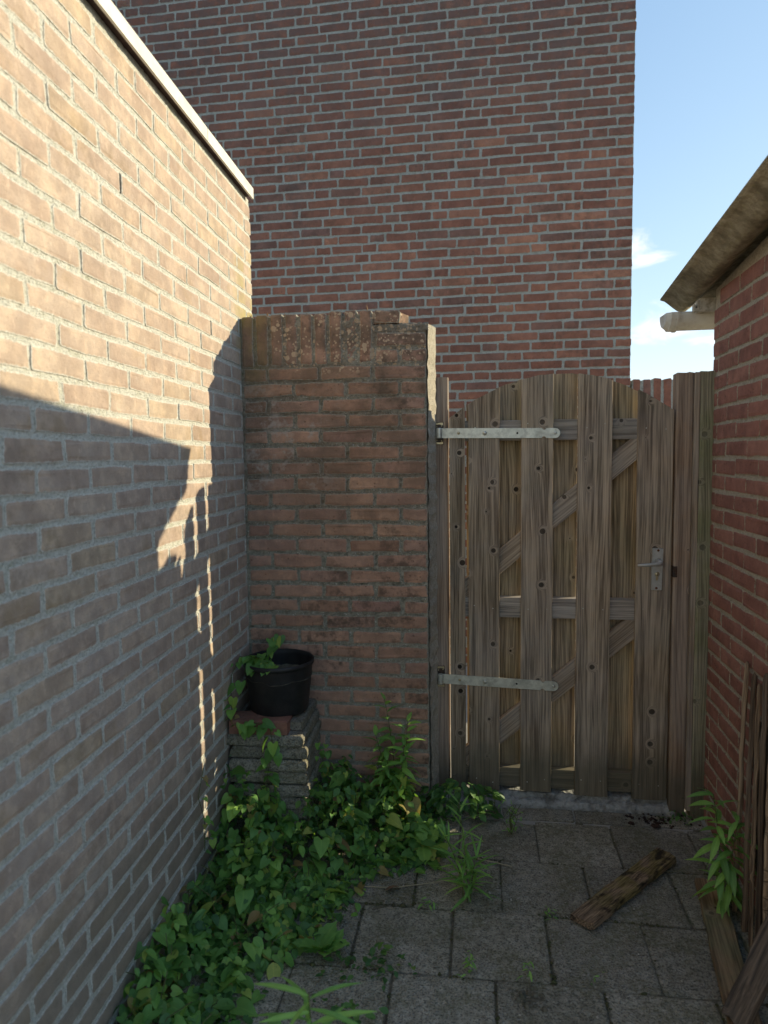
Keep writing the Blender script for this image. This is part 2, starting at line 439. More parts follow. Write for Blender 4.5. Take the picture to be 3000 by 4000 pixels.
def paver_mat(name, c1, c2, moss=0.35):
    m, t = new_mat(name)
    p = t.pos()
    r = t.rand()
    c = t.mix(t.mr(t.noise(p, 38, 4, 0.65), 0.35, 0.68), c1, c2)
    c = t.mix(1.0, c, t.mix(r, (0.82, 0.82, 0.80), (1.16, 1.15, 1.10)), 'MULTIPLY')
    v = t.voro(p, 125)
    rr = t.sep(v.outputs['Color'])[0]
    c = t.mix(t.m('MULTIPLY', t.mr(v.outputs['Distance'], 0.42, 0.25), t.mr(rr, 0.55, 1.0, 0.0, 0.75)), c, (0.46, 0.44, 0.39))
    c = t.mix(t.m('MULTIPLY', t.mr(t.noise(p, 150, 3, 0.65), 0.50, 0.60), 0.65), c, (0.06, 0.057, 0.048))
    mo = t.m('MULTIPLY', t.mr(t.noise(p, 6, 5, 0.65), 0.40, 0.64), t.mr(t.noise(p, 60, 3, 0.6), 0.3, 0.6))
    c = t.mix(t.m('MULTIPLY', mo, moss * 1.6), c, (0.14, 0.135, 0.06))
    st_ = t.mr(t.noise(p, 3.2, 5, 0.62), 0.40, 0.62)
    c = t.mix(t.m('MULTIPLY', st_, 0.4), c, t.mix(1.0, c, (0.62, 0.60, 0.50), 'MULTIPLY'))
    e = t.m('ADD', t.attr('edge'), t.m('MULTIPLY', t.m('SUBTRACT', t.noise(p, 40, 4, 0.7), 0.5), 1.2))
    c = t.mix(t.m('MULTIPLY', t.mr(e, 0.45, 0.95), 0.35), c, (0.09, 0.085, 0.06))
    h = t.m('ADD', t.noise(p, 150, 5, 0.7), t.mr(v.outputs['Distance'], 0.5, 0.1))
    t.out(c, 0.9, t.bump(h, 0.7, 0.006), spec=0.2)
    return m


M['paver'] = paver_mat('paver', (0.30, 0.275, 0.22), (0.45, 0.415, 0.34))
M['kerb'] = paver_mat('kerb', (0.31, 0.285, 0.235), (0.41, 0.38, 0.32), 0.2)
M['stack_tile'] = paver_mat('stack_tile', (0.27, 0.25, 0.205), (0.40, 0.37, 0.31), 0.35)
M['stack_brick'] = brick_mat('stack_brick', [(0.0, (0.25, 0.125, 0.09)), (1.0, (0.25, 0.125, 0.09))], (0.42, 0.36, 0.33), 0.2, bloom=0.5, bloomcol=(0.45, 0.38, 0.35))


def simple_mat(name, c1, c2, scale=40, rough=0.8, metal=0.0, spec=0.3, bs=0.3, bd=0.004, detail=4, dirt=None, dirt_amt=0.0, dscale=12):
    m, t = new_mat(name)
    p = t.pos()
    n = t.noise(p, scale, detail, 0.62)
    c = t.mix(t.mr(n, 0.32, 0.70), c1, c2)
    if dirt:
        c = t.mix(t.m('MULTIPLY', t.mr(t.noise(p, dscale, 5, 0.65), 0.45, 0.68), dirt_amt), c, dirt)
    t.out(c, rough, t.bump(n, bs, bd), metal, spec)
    return m


M['moss'] = simple_mat('moss', (0.045, 0.05, 0.022), (0.11, 0.115, 0.045), 90, 0.95, bs=0.9, bd=0.004, dirt=(0.07, 0.055, 0.035), dirt_amt=0.7, dscale=30)
M['grit'] = simple_mat('grit', (0.16, 0.12, 0.08), (0.50, 0.46, 0.38), 60, 0.9, detail=2)
M['soil'] = simple_mat('soil', (0.10, 0.088, 0.062), (0.19, 0.168, 0.12), 70, 0.95, bs=0.9, bd=0.01, dirt=(0.075, 0.085, 0.03), dirt_amt=0.6)
M['ground'] = simple_mat('ground', (0.32, 0.30, 0.26), (0.42, 0.395, 0.345), 9, 0.95)
M['sill'] = simple_mat('sill', (0.27, 0.27, 0.25), (0.40, 0.40, 0.37), 55, 0.92, bs=0.9, bd=0.01, dirt=(0.11, 0.105, 0.09), dirt_amt=0.8, dscale=20)
M['zinc'] = simple_mat('zinc', (0.50, 0.50, 0.43), (0.66, 0.66, 0.57), 35, 0.42, metal=0.55, spec=0.5, bs=0.08, dirt=(0.20, 0.19, 0.16), dirt_amt=0.45, dscale=30)
M['dark_steel'] = simple_mat('dark_steel', (0.05, 0.042, 0.036), (0.11, 0.09, 0.075), 60, 0.6, metal=0.5, dirt=(0.12, 0.05, 0.02), dirt_amt=0.6, dscale=40)
M['alu'] = simple_mat('alu', (0.40, 0.40, 0.38), (0.50, 0.50, 0.47), 30, 0.45, metal=0.35, spec=0.4, bs=0.05, dirt=(0.24, 0.22, 0.17), dirt_amt=0.4, dscale=25)
M['rust'] = simple_mat('rust', (0.10, 0.035, 0.014), (0.17, 0.065, 0.025), 90, 0.85)
M['brass'] = simple_mat('brass', (0.40, 0.33, 0.20), (0.50, 0.43, 0.28), 60, 0.35, metal=0.7)
M['black'] = simple_mat('black', (0.006, 0.006, 0.006), (0.012, 0.011, 0.010), 60, 0.8)
M['cap_metal'] = simple_mat('cap_metal', (0.62, 0.60, 0.53), (0.70, 0.68, 0.61), 14, 0.5, spec=0.4, bs=0.05, dirt=(0.48, 0.46, 0.38), dirt_amt=0.5, dscale=9)
M['cap_dark'] = simple_mat('cap_dark', (0.05, 0.03, 0.03), (0.08, 0.05, 0.045), 30, 0.8)
M['pot'] = simple_mat('pot', (0.011, 0.011, 0.012), (0.021, 0.021, 0.022), 25, 0.50, spec=0.4, bs=0.1, dirt=(0.04, 0.037, 0.03), dirt_amt=0.35, dscale=18)
M['pvc'] = simple_mat('pvc', (0.60, 0.58, 0.52), (0.70, 0.68, 0.61), 12, 0.45, spec=0.4, bs=0.03, dirt=(0.36, 0.28, 0.17), dirt_amt=0.55, dscale=9)
M['old_paint'] = simple_mat('old_paint', (0.40, 0.37, 0.30), (0.54, 0.50, 0.42), 50, 0.8, bs=0.6, dirt=(0.16, 0.12, 0.08), dirt_amt=0.8, dscale=26)
M['debris'] = simple_mat('debris', (0.018, 0.012, 0.010), (0.07, 0.04, 0.028), 60, 0.95, bs=0.8)
M['straw'] = simple_mat('straw', (0.30, 0.25, 0.15), (0.38, 0.33, 0.21), 60, 0.8)
M['bitumen'] = simple_mat('bitumen', (0.03, 0.03, 0.03), (0.06, 0.06, 0.055), 40, 0.95)


def fibre_mat():
    m, t = new_mat('fibre_cement')
    p = t.pos()
    n = t.noise(p, 26, 5, 0.7)
    c = t.mix(t.mr(n, 0.34, 0.68), (0.27, 0.235, 0.16), (0.50, 0.44, 0.32))
    c = t.mix(t.m('MULTIPLY', t.mr(t.noise(p, 6, 4, 0.6), 0.45, 0.65), 0.55), c, (0.13, 0.11, 0.075))
    c = t.mix(t.m('MULTIPLY', t.mr(t.noise(p, 55, 3, 0.6), 0.56, 0.66), 0.5), c, (0.36, 0.33, 0.19))
    t.out(c, 0.95, t.bump(n, 0.8, 0.008), spec=0.1)
    return m


M['fibre_cement'] = fibre_mat()


def leaf_mat(name, stops, transl=0.30, gloss=0.45):
    m, t = new_mat(name)
    p = t.pos()
    r = t.m('FRACT', t.m('ADD', t.rand(), t.attr('rnd')))
    c = t.ramp(r, stops)
    c = t.mix(t.mr(t.noise(p, 55, 3), 0.35, 0.7, 0.0, 0.35), c, t.mix(1.0, c, (0.6, 0.72, 0.55), 'MULTIPLY'))
    c = t.mix(t.m('MULTIPLY', t.mr(t.attr('edge'), 0.10, 0.0), 0.35), c, t.mix(1.0, c, (1.7, 1.45, 1.4), 'MULTIPLY'))
    tc = t.mix(1.0, c, (1.9, 1.7, 0.8), 'MULTIPLY')
    t.out(c, gloss, t.bump(t.noise(p, 120, 3), 0.3, 0.003), spec=0.35, transl=transl, tcol=tc)
    return m


M['bindweed'] = leaf_mat('bindweed', [(0.0, (0.09, 0.20, 0.055)), (0.3, (0.135, 0.29, 0.068)), (0.62, (0.185, 0.365, 0.078)), (0.84, (0.27, 0.45, 0.09)), (0.94, (0.38, 0.46, 0.10)), (0.965, (0.38, 0.35, 0.11)), (1.0, (0.28, 0.17, 0.08))])
M['dark_leaf'] = leaf_mat('dark_leaf', [(0.0, (0.056, 0.136, 0.044)), (0.5, (0.084, 0.190, 0.056)), (0.9, (0.120, 0.240, 0.060)), (1.0, (0.170, 0.280, 0.060))])
M['weed_leaf'] = leaf_mat('weed_leaf', [(0.0, (0.150, 0.310, 0.080)), (0.5, (0.200, 0.400, 0.100)), (1.0, (0.300, 0.520, 0.120))])
M['stem'] = simple_mat('stem', (0.085, 0.10, 0.035), (0.13, 0.13, 0.05), 50, 0.7)
M['dry_leaf'] = simple_mat('dry_leaf', (0.16, 0.09, 0.05), (0.26, 0.16, 0.09), 60, 0.85)


# ------------------------------------------------------------------ object helpers
def tag(o, label=None, cat=None, group=None, kind=None):
    if label: o['label'] = label
    if cat: o['category'] = cat
    if group: o['group'] = group
    if kind: o['kind'] = kind
    return o


def empty(name, loc=(0, 0, 0), rz=0.0):
    o = bpy.data.objects.new(name, None)
    o.empty_display_size = 0.1
    col.objects.link(o)
    o.location = loc
    o.rotation_euler = (0, 0, rz)
    return o


def mesh(name, v, f, mat=None, attrs=None, smooth=False, fattrs=None):
    me = bpy.data.meshes.new(name)
    me.from_pydata([tuple(map(float, a)) for a in v], [], [tuple(map(int, a)) for a in f])
    for k, a in (attrs or {}).items():
        at = me.attributes.new(k, 'FLOAT', 'POINT')
        at.data.foreach_set('value', np.asarray(a, np.float32))
    for k, a in (fattrs or {}).items():
        at = me.attributes.new(k, 'FLOAT', 'FACE')
        at.data.foreach_set('value', np.asarray(a, np.float32))
    if smooth:
        me.polygons.foreach_set('use_smooth', [True] * len(me.polygons))
    if mat:
        me.materials.append(M[mat] if isinstance(mat, str) else mat)
    me.update()
    return me


def place(name, me, parent=None, loc=(0, 0, 0), rot=(0, 0, 0), mtx=None):
    o = bpy.data.objects.new(name, me)
    col.objects.link(o)
    if parent is not None:
        o.parent = parent
    if mtx is not None:
        o.matrix_local = mtx
    else:
        o.location = loc
        o.rotation_euler = rot
    return o


def merge(parts):
    """parts: list of (verts, faces) -> one (verts, faces)"""
    V, Fc, n = [], [], 0
    for v, f in parts:
        V.extend(v)
        Fc.extend([tuple(i + n for i in q) for q in f])
        n += len(v)
    return V, Fc


def box(x0, x1, y0, y1, z0, z1):
    v = [(x0, y0, z0), (x1, y0, z0), (x1, y1, z0), (x0, y1, z0), (x0, y0, z1), (x1, y0, z1), (x1, y1, z1), (x0, y1, z1)]
    f = [(0, 3, 2, 1), (4, 5, 6, 7), (0, 1, 5, 4), (1, 2, 6, 5), (2, 3, 7, 6), (3, 0, 4, 7)]
    return v, f


def tube(path, rad, n=8, caps=True):
    """round bar along a list of points, rad a number or a list"""
    P = [Vector(p) for p in path]
    rads = rad if isinstance(rad, (list, tuple)) else [rad] * len(P)
    v, f = [], []
    prev = None
    for i, p in enumerate(P):
        d = (P[min(i + 1, len(P) - 1)] - P[max(i - 1, 0)]).normalized()
        a = prev if prev is not None else (Vector((0, 0, 1)) if abs(d.z) < 0.9 else Vector((1, 0, 0)))
        s = d.cross(a).normalized()
        u = s.cross(d).normalized()
        prev = u
        for k in range(n):
            an = 2 * math.pi * k / n
            v.append(tuple(p + (s * math.cos(an) + u * math.sin(an)) * rads[i]))
    for i in range(len(P) - 1):
        for k in range(n):
            a, b = i * n + k, i * n + (k + 1) % n
            f.append((a, b, b + n, a + n))
    if caps:
        f.append(tuple(range(n - 1, -1, -1)))
        f.append(tuple(range((len(P) - 1) * n, len(P) * n)))
    return v, f


def lathe(prof, n=24, c=(0, 0, 0), axis='z'):
    v, f = [], []
    for r, h in prof:
        for k in range(n):
            a = 2 * math.pi * k / n
            q = (r * math.cos(a), r * math.sin(a), h)
            if axis == 'y':
                q = (q[0], q[2], q[1])
            v.append((q[0] + c[0], q[1] + c[1], q[2] + c[2]))
    for i in range(len(prof) - 1):
        for k in range(n):
            a, b = i * n + k, i * n + (k + 1) % n
            f.append((a, b, b + n, a + n) if axis == 'z' else (a, a + n, b + n, b))
    return v, f


def extrude(outline, y0, y1, bev=0.0):
    """outline in (x,z), extruded along y; front at y0 with a small bevel"""
    n = len(outline)
    cx = sum(p[0] for p in outline) / n
    cz = sum(p[1] for p in outline) / n
    v = []
    if bev:
        for x, z in outline:
            dx, dz = cx - x, cz - z
            L = math.hypot(dx, dz) or 1
            v.append((x + dx / L * bev, y0, z + dz / L * bev))
        v += [(x, y0 + bev, z) for x, z in outline]
    else:
        v += [(x, y0, z) for x, z in outline]
    v += [(x, y1, z) for x, z in outline]
    rings = len(v) // n
    f = [tuple(range(n)), tuple(range((rings - 1) * n + n - 1, (rings - 1) * n - 1, -1))]
    for r in range(rings - 1):
        for k in range(n):
            a, b = r * n + k, r * n + (k + 1) % n
            f.append((a, a + n, b + n, b))
    return v, f


# ------------------------------------------------------------------ bricks
def brick_geo(L, H, D, seed, bev=0.0055, jit=0.0016, corner=0.0045):
    """one brick: face at y=0, depth D along +y; rounded corners and uneven edges; returns verts, faces, edge attribute"""
    g = np.random.default_rng(seed)
    hx, hz, c = L / 2, H / 2, min(corner, H * 0.2)
    ring = [(-hx + c, -hz), (0.0 + g.uniform(-.2, .2) * L, -hz), (hx - c, -hz), (hx, -hz + c), (hx, hz - c), (hx - c, hz),
            (0.0 + g.uniform(-.2, .2) * L, hz), (-hx + c, hz), (-hx, hz - c), (-hx, -hz + c)]
    ring = [(x + g.normal(0, jit), z + g.normal(0, jit)) for x, z in ring]
    n = len(ring)
    v, e = [], []
    for x, z in ring:                                    # face ring, drawn in
        v.append((x - math.copysign(min(0.0085, abs(x) * 0.8), x), g.normal(0, 0.0005), z - math.copysign(min(0.0085, abs(z) * 0.6), z)))
        e.append(0.0)
    for x, z in ring:
        v.append((x, bev * 0.5, z))
        e.append(1.0)
    for x, z in ring:
        v.append((x, D, z))
        e.append(1.0)
    f = [tuple(range(n))]
    for r in range(2):
        for k in range(n):
            a, b = r * n + k, r * n + (k + 1) % n
            f.append((a, a + n, b + n, b))
    return np.array(v), f, np.array(e)


_variants = {}


def variant(L, H, D, mat, k, bev=0.0055, jit=0.0016):
    key = (round(L, 3), round(H, 3), round(D, 3), mat, k)
    if key not in _variants:
        v, f, e = brick_geo(L, H, D, hash(key[:3]) % 9999 + k * 17, bev, jit)
        _variants[key] = (v, f, e, mesh('brick', v, f, mat, {'edge': e}))
    return _variants[key]


def lay(parent, bricks, mat, visible, limit=300, nv=7, bev=0.0055, jit=0.0016, D=0.06, name='brick'):
    """bricks: list of (u, z, L, H). The `limit` that show largest become objects, the rest one joined part."""
    mw = parent.matrix_world
    rows = []
    for b in bricks:
        c = mw @ Vector((b[0], 0, b[1]))
        q = project(np.array([[c.x, c.y, c.z]]))[0]
        area = b[2] * b[3] / max(q[2], 0.05) ** 2 if q[2] > 0.05 else 0
        ok = q[2] > 0.05 and -60 < q[0] < 3060 and -60 < q[1] < 4060 and visible(q[0], q[1], b)
        # foreshortening
        if ok:
            a = mw @ Vector((b[0] - b[2] / 2, 0, b[1]))
            d = mw @ Vector((b[0] + b[2] / 2, 0, b[1]))
            pa = project(np.array([[a.x, a.y, a.z], [d.x, d.y, d.z]]))
            area = np.hypot(*(pa[1, :2] - pa[0, :2])) * b[3] / max(q[2], 0.05)
        rows.append((area if ok else 0.0, b))
    order = sorted(range(len(rows)), key=lambda i: -rows[i][0])
    single = set(i for i in order[:limit] if rows[i][0] > 0)
    V, Fc, E, RN, n = [], [], [], [], 0
    for i, (a, b) in enumerate(rows):
        v, f, e, me = variant(b[2], b[3], D, mat, int(rng.integers(nv)), bev, jit)
        dy = float(np.clip(rng.normal(-0.0008, 0.0007), -0.002, 0.0))
        ty, rz = float(rng.normal(0, 0.004)), float(np.clip(rng.normal(0, 0.0025), -0.005, 0.005))
        off = (b[0] + rng.normal(0, 0.0012), dy, b[1] + rng.normal(0, 0.0010))
        flip = rng.random() < 0.5
        if i in single:
            rot = (0, ty + (math.pi if flip else 0), rz)
            place(name, me, parent, off, rot)
        else:
            c, s = math.cos(ty), math.sin(ty)
            w_ = v.copy()
            if flip:
                w_[:, 0] *= -1
                w_[:, 2] *= -1
            x, z = w_[:, 0] * c + w_[:, 2] * s, -w_[:, 0] * s + w_[:, 2] * c
            V.append(np.stack([x + off[0], w_[:, 1] + off[1], z + off[2]], -1))
            Fc += [tuple(k + n for k in q) for q in f]
            E.append(e)
            RN += [rng.random()] * len(v)
            n += len(v)
    if V:
        o = place('brickwork', mesh('brickwork', np.concatenate(V), Fc, mat, {'edge': np.concatenate(E), 'rnd': RN}), parent)
        o['kind'] = 'stuff'
    return len(single)


def mortar_bed(parent, u0, u1, z0, z1, mat, step, depth, thick, name='mortar', rough=0.0011, top=None, skew=0.0):
    """rough mortar body: a gently uneven front sheet `depth` behind the brick faces, with a back and sides"""
    nu, nz = max(2, int((u1 - u0) / step)), max(2, int((z1 - z0) / step))
    us, zs = np.linspace(u0, u1, nu + 1), np.linspace(z0, z1, nz + 1)
    v, f = [], []
    jit = rng.normal(0, rough, (nz + 1, nu + 1))
    for j, z in enumerate(zs):
        for i, u in enumerate(us):
            zt = z
            if top is not None:
                zt = z0 + (z - z0) * (top(u) - z0) / (z1 - z0)
            v.append((u, depth + np.clip(jit[j, i], -0.0014, 0.0025), zt))
    W = nu + 1
    for j in range(nz):
        for i in range(nu):
            a = j * W + i
            f.append((a, a + 1, a + 1 + W, a + W))
    # back ring
    n0 = len(v)
    loop = [i for i in range(W)] + [j * W + nu for j in range(1, nz + 1)] + [nz * W + i for i in range(nu - 1, -1, -1)] + [j * W for j in range(nz - 1, 0, -1)]
    for k in loop:
        u, y, z = v[k]
        v.append((u + (skew if u > u1 - 1e-6 else 0.0), thick, z))
    m = len(loop)
    for k in range(m):
        a, b = loop[k], loop[(k + 1) % m]
        f.append((b, a, n0 + k, n0 + (k + 1) % m))
    f.append(tuple(n0 + k for k in range(m)))
    return place(name, mesh(name, v, f, mat), parent)


# ================================================================== SETTING
gv, gf = [(-80, -80, -0.06), (80, -80, -0.06), (80, 80, -0.06), (-80, 80, -0.06)], [(0, 1, 2, 3)]
tag(place('ground', mesh('ground', gv, gf, 'ground')), kind='structure')
# path behind the gate
pv, pf = [(-6, 2.93, -0.004), (8, 2.50, -0.004), (8, 4.40, -0.004), (-6, 5.2, -0.004)], [(0, 1, 2, 3)]
tag(place('back_path', mesh('back_path', pv, pf, 'ground')), kind='structure')

# ---- paved yard
PROT = -0.033
pave = tag(empty('pavement', (0, 0, 0), PROT), kind='structure')
xs, ys = np.linspace(-1.1, 1.15, 46), np.linspace(-2.6, 2.9, 111)
sv, sf = [], []
for yy in ys:
    for xx in xs:
        sv.append((xx, yy, -0.0055 + rng.normal(0, 0.0018)))
for j in range(len(ys) - 1):
    for i in range(len(xs) - 1):
        a = j * len(xs) + i
        sf.append((a, a + 1, a + 1 + len(xs), a + len(xs)))
place('joint_soil', mesh('joint_soil', sv, sf, 'soil', smooth=True), pave)


def paver_geo(L, W, seed, T=0.045, bev=0.0045, jit=0.0012):
    v, f, e = brick_geo(L, W, T, seed, bev, jit, corner=0.006)
    # lay it flat: face up
    return np.stack([v[:, 0], v[:, 2], -v[:, 1]], -1), f, e


_pv = {}


def paver(parent, x, y, L, W, mat, z=0.0, name='paver', T=0.045, tilt=0.009):
    k = (round(L, 2), round(W, 2), mat, int(rng.integers(4)), T)
    if k not in _pv:
        v, f, e = paver_geo(L, W, hash(k[:2]) % 999 + k[3] * 31, T)
        _pv[k] = mesh(name, v, f, mat, {'edge': e})
    return place(name, _pv[k], parent, (x, y, z + rng.normal(0, 0.0014)), (rng.normal(0, tilt), rng.normal(0, tilt), rng.normal(0, 0.006)))


pitch = 0.297
phase = [0.2245, 0.374, 0.212, 0.345, 0.22, 0.36, 0.21, 0.36, 0.22, 0.36, 0.22, 0.36, 0.22, 0.36, 0.22, 0.36, 0.22]
for r in range(16):
    y1 = 2.768 - pitch * r
    yc = y1 - pitch / 2
    n0 = int(math.floor((-0.95 - phase[r]) / pitch))
    for n in range(n0, n0 + 9):
        a, b = phase[r] + pitch * n, phase[r] + pitch * (n + 1)
        lim0, lim1 = -0.872 - PROT * yc * -1 * 0, 0.835 + 0.0574 * yc + PROT * yc * -1
        lim0 = -0.872 - PROT * -yc if False else -0.872 + (-PROT) * yc * -1
        a2, b2 = max(a, lim0), min(b, lim1)
        if b2 - a2 < 0.05:
            continue
        paver(pave, (a2 + b2) / 2, yc, b2 - a2 - 0.0035, pitch - 0.0035, 'paver')
for n, (a, b) in enumerate(((-0.80, -0.50), (-0.50, -0.205), (-0.205, 0.092), (0.092, 0.392), (0.392, 0.692), (0.692, 0.90))):
    paver(pave, (a + b) / 2 - 0.09 * 0, 2.822, b - a - 0.006, 0.096, 'kerb', 0.001, 'kerb_tile')

# concrete sill under the gate
sx = np.linspace(-0.10, 0.90, 70)
prof = [(2.872, -0.03), (2.870, 0.012), (2.880, 0.030), (2.902, 0.036), (2.906, 0.054), (2.99, 0.060), (2.99, -0.03)]
sv, sf = [], []
for x in sx:
    for (py, pz) in prof:
        sv.append((x, py - 0.03 * x + rng.normal(0, 0.0022), pz + rng.normal(0, 0.0022)))
for i in range(len(sx) - 1):
    for k in range(len(prof) - 1):
        a = i * len(prof) + k
        sf.append((a, a + len(prof), a + len(prof) + 1, a + 1))
tag(place('door_sill', mesh('door_sill', sv, sf, 'sill')), 'rough pale concrete sill on the ground beneath the wooden gate', 'sill')

# ================================================================== LEFT BUILDING (wall in sun and shade)
lw = tag(empty('garage_building', (-0.882, 0, 0), R(90)), 'pale brick building with metal roof trim filling the left side of the photo', 'building')
bpy.context.view_layer.update()
LC, LY0, LZ0 = 0.0646, 1.2602, 1.5231
lb = []
for row in range(-18, 25):
    z = LZ0 - LC * row
    if z < -0.03 or z > 2.60:
        continue
    ph = LY0 + (0.11 if row % 2 else 0.0)
    n = int(math.floor((-2.6 - ph) / 0.22))
    while True:
        a, b = ph + 0.22 * n, ph + 0.22 * (n + 1)
        n += 1
        if a > 2.98:
            break
        b = min(b, 3.004)
        if b - a < 0.05:
            continue
        h = 0.0525
        lb.append(((a + b) / 2, z, b - a - 0.0105, h))
lay(lw, lb, 'left_brick', lambda x, y, b: not (b[0] > 2.80 and b[1] < 2.05) and b[1] > 0.1, 300, bev=0.0022, jit=0.0017)
mortar_bed(lw, 0.3, 2.992, -0.05, 2.612, 'left_mortar', 0.010, 0.0022, 0.11, rough=0.0006)
rear = merge([box(-6.5, 0.3, 0.0045, 0.11, -0.05, 2.612), box(-6.5, 2.985, 0.112, 3.2, -0.05, 2.60)])
place('rear_bounce_masonry', mesh('rear_bounce_masonry', *rear, 'left_mortar'), lw)  # building body; unseen length behind the camera added to bounce warm sunlight
# roof trim in two lengths with a joint, dark batten below
for k, (a, b) in enumerate(((-4.5, 2.412), (2.416, 2.962))):
    prof = [(-0.030, 2.604), (-0.030, 2.648), (-0.026, 2.653), (0.10, 2.656), (0.10, 2.640), (-0.022, 2.640), (-0.022, 2.604)]
    v = [(a, p, q) for p, q in prof] + [(b, p, q) for p, q in prof]
    n = len(prof)
    f = [(i, i + n, (i + 1) % n + n, (i + 1) % n) for i in range(n)] + [tuple(range(n)), tuple(range(2 * n - 1, n - 1, -1))]
    place('roof_trim', mesh('roof_trim', v, f, 'cap_metal'), lw)
place('trim_batten', mesh('trim_batten', *box(-4.5, 2.955, -0.016, 0.03, 2.6135, 2.636), 'cap_dark'), lw)
place('flat_roof', mesh('flat_roof', *box(-4.5, 2.955, 0.105, 3.2, 2.614, 2.642), 'bitumen'), lw)
for (yy, row) in ((LY0 + 0.11 + 0.22 * 2, -11), (LY0 + 0.22 * 5 + 0.11, -7)):
    place('weep_slot', mesh('weep_slot', *box(-0.004, 0.004, 0.0005, 0.02, -0.026, 0.026), 'black'), lw, (yy, 0.0004, LZ0 - LC * row))

# ================================================================== STUB WALL
SROT = -0.0293
st = tag(empty('garden_wall', (0, 2.785, 0), SROT), 'short weathered brick wall with lichen spots between pale wall and gate', 'wall')
bpy.context.view_layer.update()
SC, SX0, SZ0 = 0.0642, -0.7696, 1.5 - 0.1727
UL, UR = -0.8825, -0.114
sb = []
for row in range(-10, 21):
    z = SZ0 - SC * row
    if z < -0.02:
        continue
    ph = SX0 + (0.11 if row % 2 else 0.0)
    n = -3
    while True:
        a, b = ph + 0.22 * n, ph + 0.22 * (n + 1)
        n += 1
        if a > UR - 0.03:
            break
        if b < UL + 0.03:
            continue
        a2, b2 = max(a, UL + 0.004), min(b, UR + 0.006)
        if row <= -9:
            if b2 < -0.30:
                continue
            a2 = max(a2, -0.322)
        if b2 - a2 < 0.03:
            continue
        sb.append(((a2 + b2) / 2, z, b2 - a2 - 0.0135, 0.0495))
lay(st, sb, 'stub_brick', lambda x, y, b: True, 300, bev=0.0042, jit=0.0022)
sold = []
_variants_before = len(_variants)
for k in range(9):                                   # soldier course on the crown
    u = -0.851 + 0.0617 * k
    v, f, e, me = variant(0.203, 0.0485, 0.06, 'stub_brick', k % 5, 0.006, 0.0022)
    place('brick', me, st, (u, rng.normal(0, 0.0015), 1.981 + rng.normal(0, 0.003)), (0, math.pi / 2 + rng.normal(0, 0.01), rng.normal(0, 0.01)))
v, f, e, me = variant(0.098, 0.050, 0.06, 'stub_brick', 1, 0.006, 0.0022)
place('brick', me, st, (-0.269, 0.0, 2.060), (0, 0.01, 0))
mortar_bed(st, UL, -0.325, -0.05, 2.074, 'stub_mortar', 0.010, 0.0034, 0.098, rough=0.0018)
mortar_bed(st, -0.325, UR, -0.05, 2.022, 'stub_mortar', 0.010, 0.0034, 0.098, rough=0.0018, skew=0.026)
# end faces: cut headers seen edge-on, tapering back, catch the sun
endv, endf = [], []
zz = np.linspace(0.02, 2.026, 64)
for i, z in enumerate(zz):
    course = ((SZ0 + SC * 0.5 - z) / SC) % 1.0
    out = 0.0 if (course < 0.10 or course > 0.90) else 0.004
    for y in (0.004, 0.05, 0.100):
        endv.append((UR + 0.004 + out + 0.026 * (y - 0.004) / 0.096 + rng.normal(0, 0.0016), y, z))
for i in range(len(zz) - 1):
    for k in range(2):
        a = i * 3 + k
        endf.append((a, a + 1, a + 4, a + 3))
place('end_masonry', mesh('end_masonry', endv, endf, 'sunlit_end_mortar'), st)
crv, crf = [], []
cu = np.linspace(-0.325, -0.105, 20)
for u in cu:
    for y, z in ((0.0025, 2.000), (0.0035, 2.026), (0.012, 2.033), (0.05, 2.036), (0.096, 2.030)):
        crv.append((u, y + rng.normal(0, 0.0015), z + rng.normal(0, 0.0025)))
for i in range(len(cu) - 1):
    for k in range(4):
        a = i * 5 + k
        crf.append((a, a + 5, a + 6, a + 1))
place('mortar_cap', mesh('mortar_cap', crv, crf, 'stub_mortar'), st)
tv, tf = box(-0.325, -0.222, 0.006, 0.096, 2.034, 2.078)
tv = [(x + (0.03 if x > -0.3 and y > 0.05 else 0), y, z) for x, y, z in tv]
place('top_half_brick', mesh('top_half_brick', tv, tf, 'stub_brick'), st)
# dried moss sprouts along the crown
for k, (u, h) in enumerate(((-0.845, 0.012), (-0.78, 0.026), (-0.772, 0.018), (-0.757, 0.010), (-0.70, 0.012), (-0.355, 0.034), (-0.60, 0.010), (-0.50, 0.012))):
    parts = []
    for j in range(4):
        dx, dy = rng.normal(0, 0.004), rng.normal(0, 0.006)
        parts.append(tube([(0, 0, -0.004), (dx * 0.5, dy * 0.5, h * 0.6), (dx, dy, h * rng.uniform(0.7, 1.1))], [0.0020, 0.0016, 0.0007], 5))
    place('moss_sprout', mesh('moss_sprout', *merge(parts), 'dry_leaf'), st, (u, 0.03 + 0.03 * rng.random(), 2.083 if u < -0.22 else 2.035))

# ================================================================== HOUSE BEHIND
HROT = -0.0524
hs = tag(empty('brick_house', (0, 4.85, 0), HROT), 'tall dark red brick house wall rising behind the gate', 'house')
bpy.context.view_layer.update()
HC = 0.0645
HE = 1.172
hb = []
zrow = -0.02
row = 0
while zrow < 5.6:
    u = HE + rng.normal(0, 0.002)
    seq = [0.11 if row % 2 else 0.165]
    lastH = True
    while u > -3.1:
        if seq:
            L = seq.pop()
        else:
            r_ = rng.random()
            if not lastH and r_ < 0.45:
                L = 0.11
            else:
                L = 0.22
        lastH = L < 0.15
        hb.append((u - L / 2, zrow, L - 0.013, 0.0495))
        u -= L
    zrow += HC
    row += 1


def house_vis(x, y, b):
    if x < 979 and y > 1.30 * (x - 416) - 20: return False
    if y > 1245 and x < 1690: return False
    if y > 1640 - 0.25 * abs(x - 2200) * 0: return False
    return True


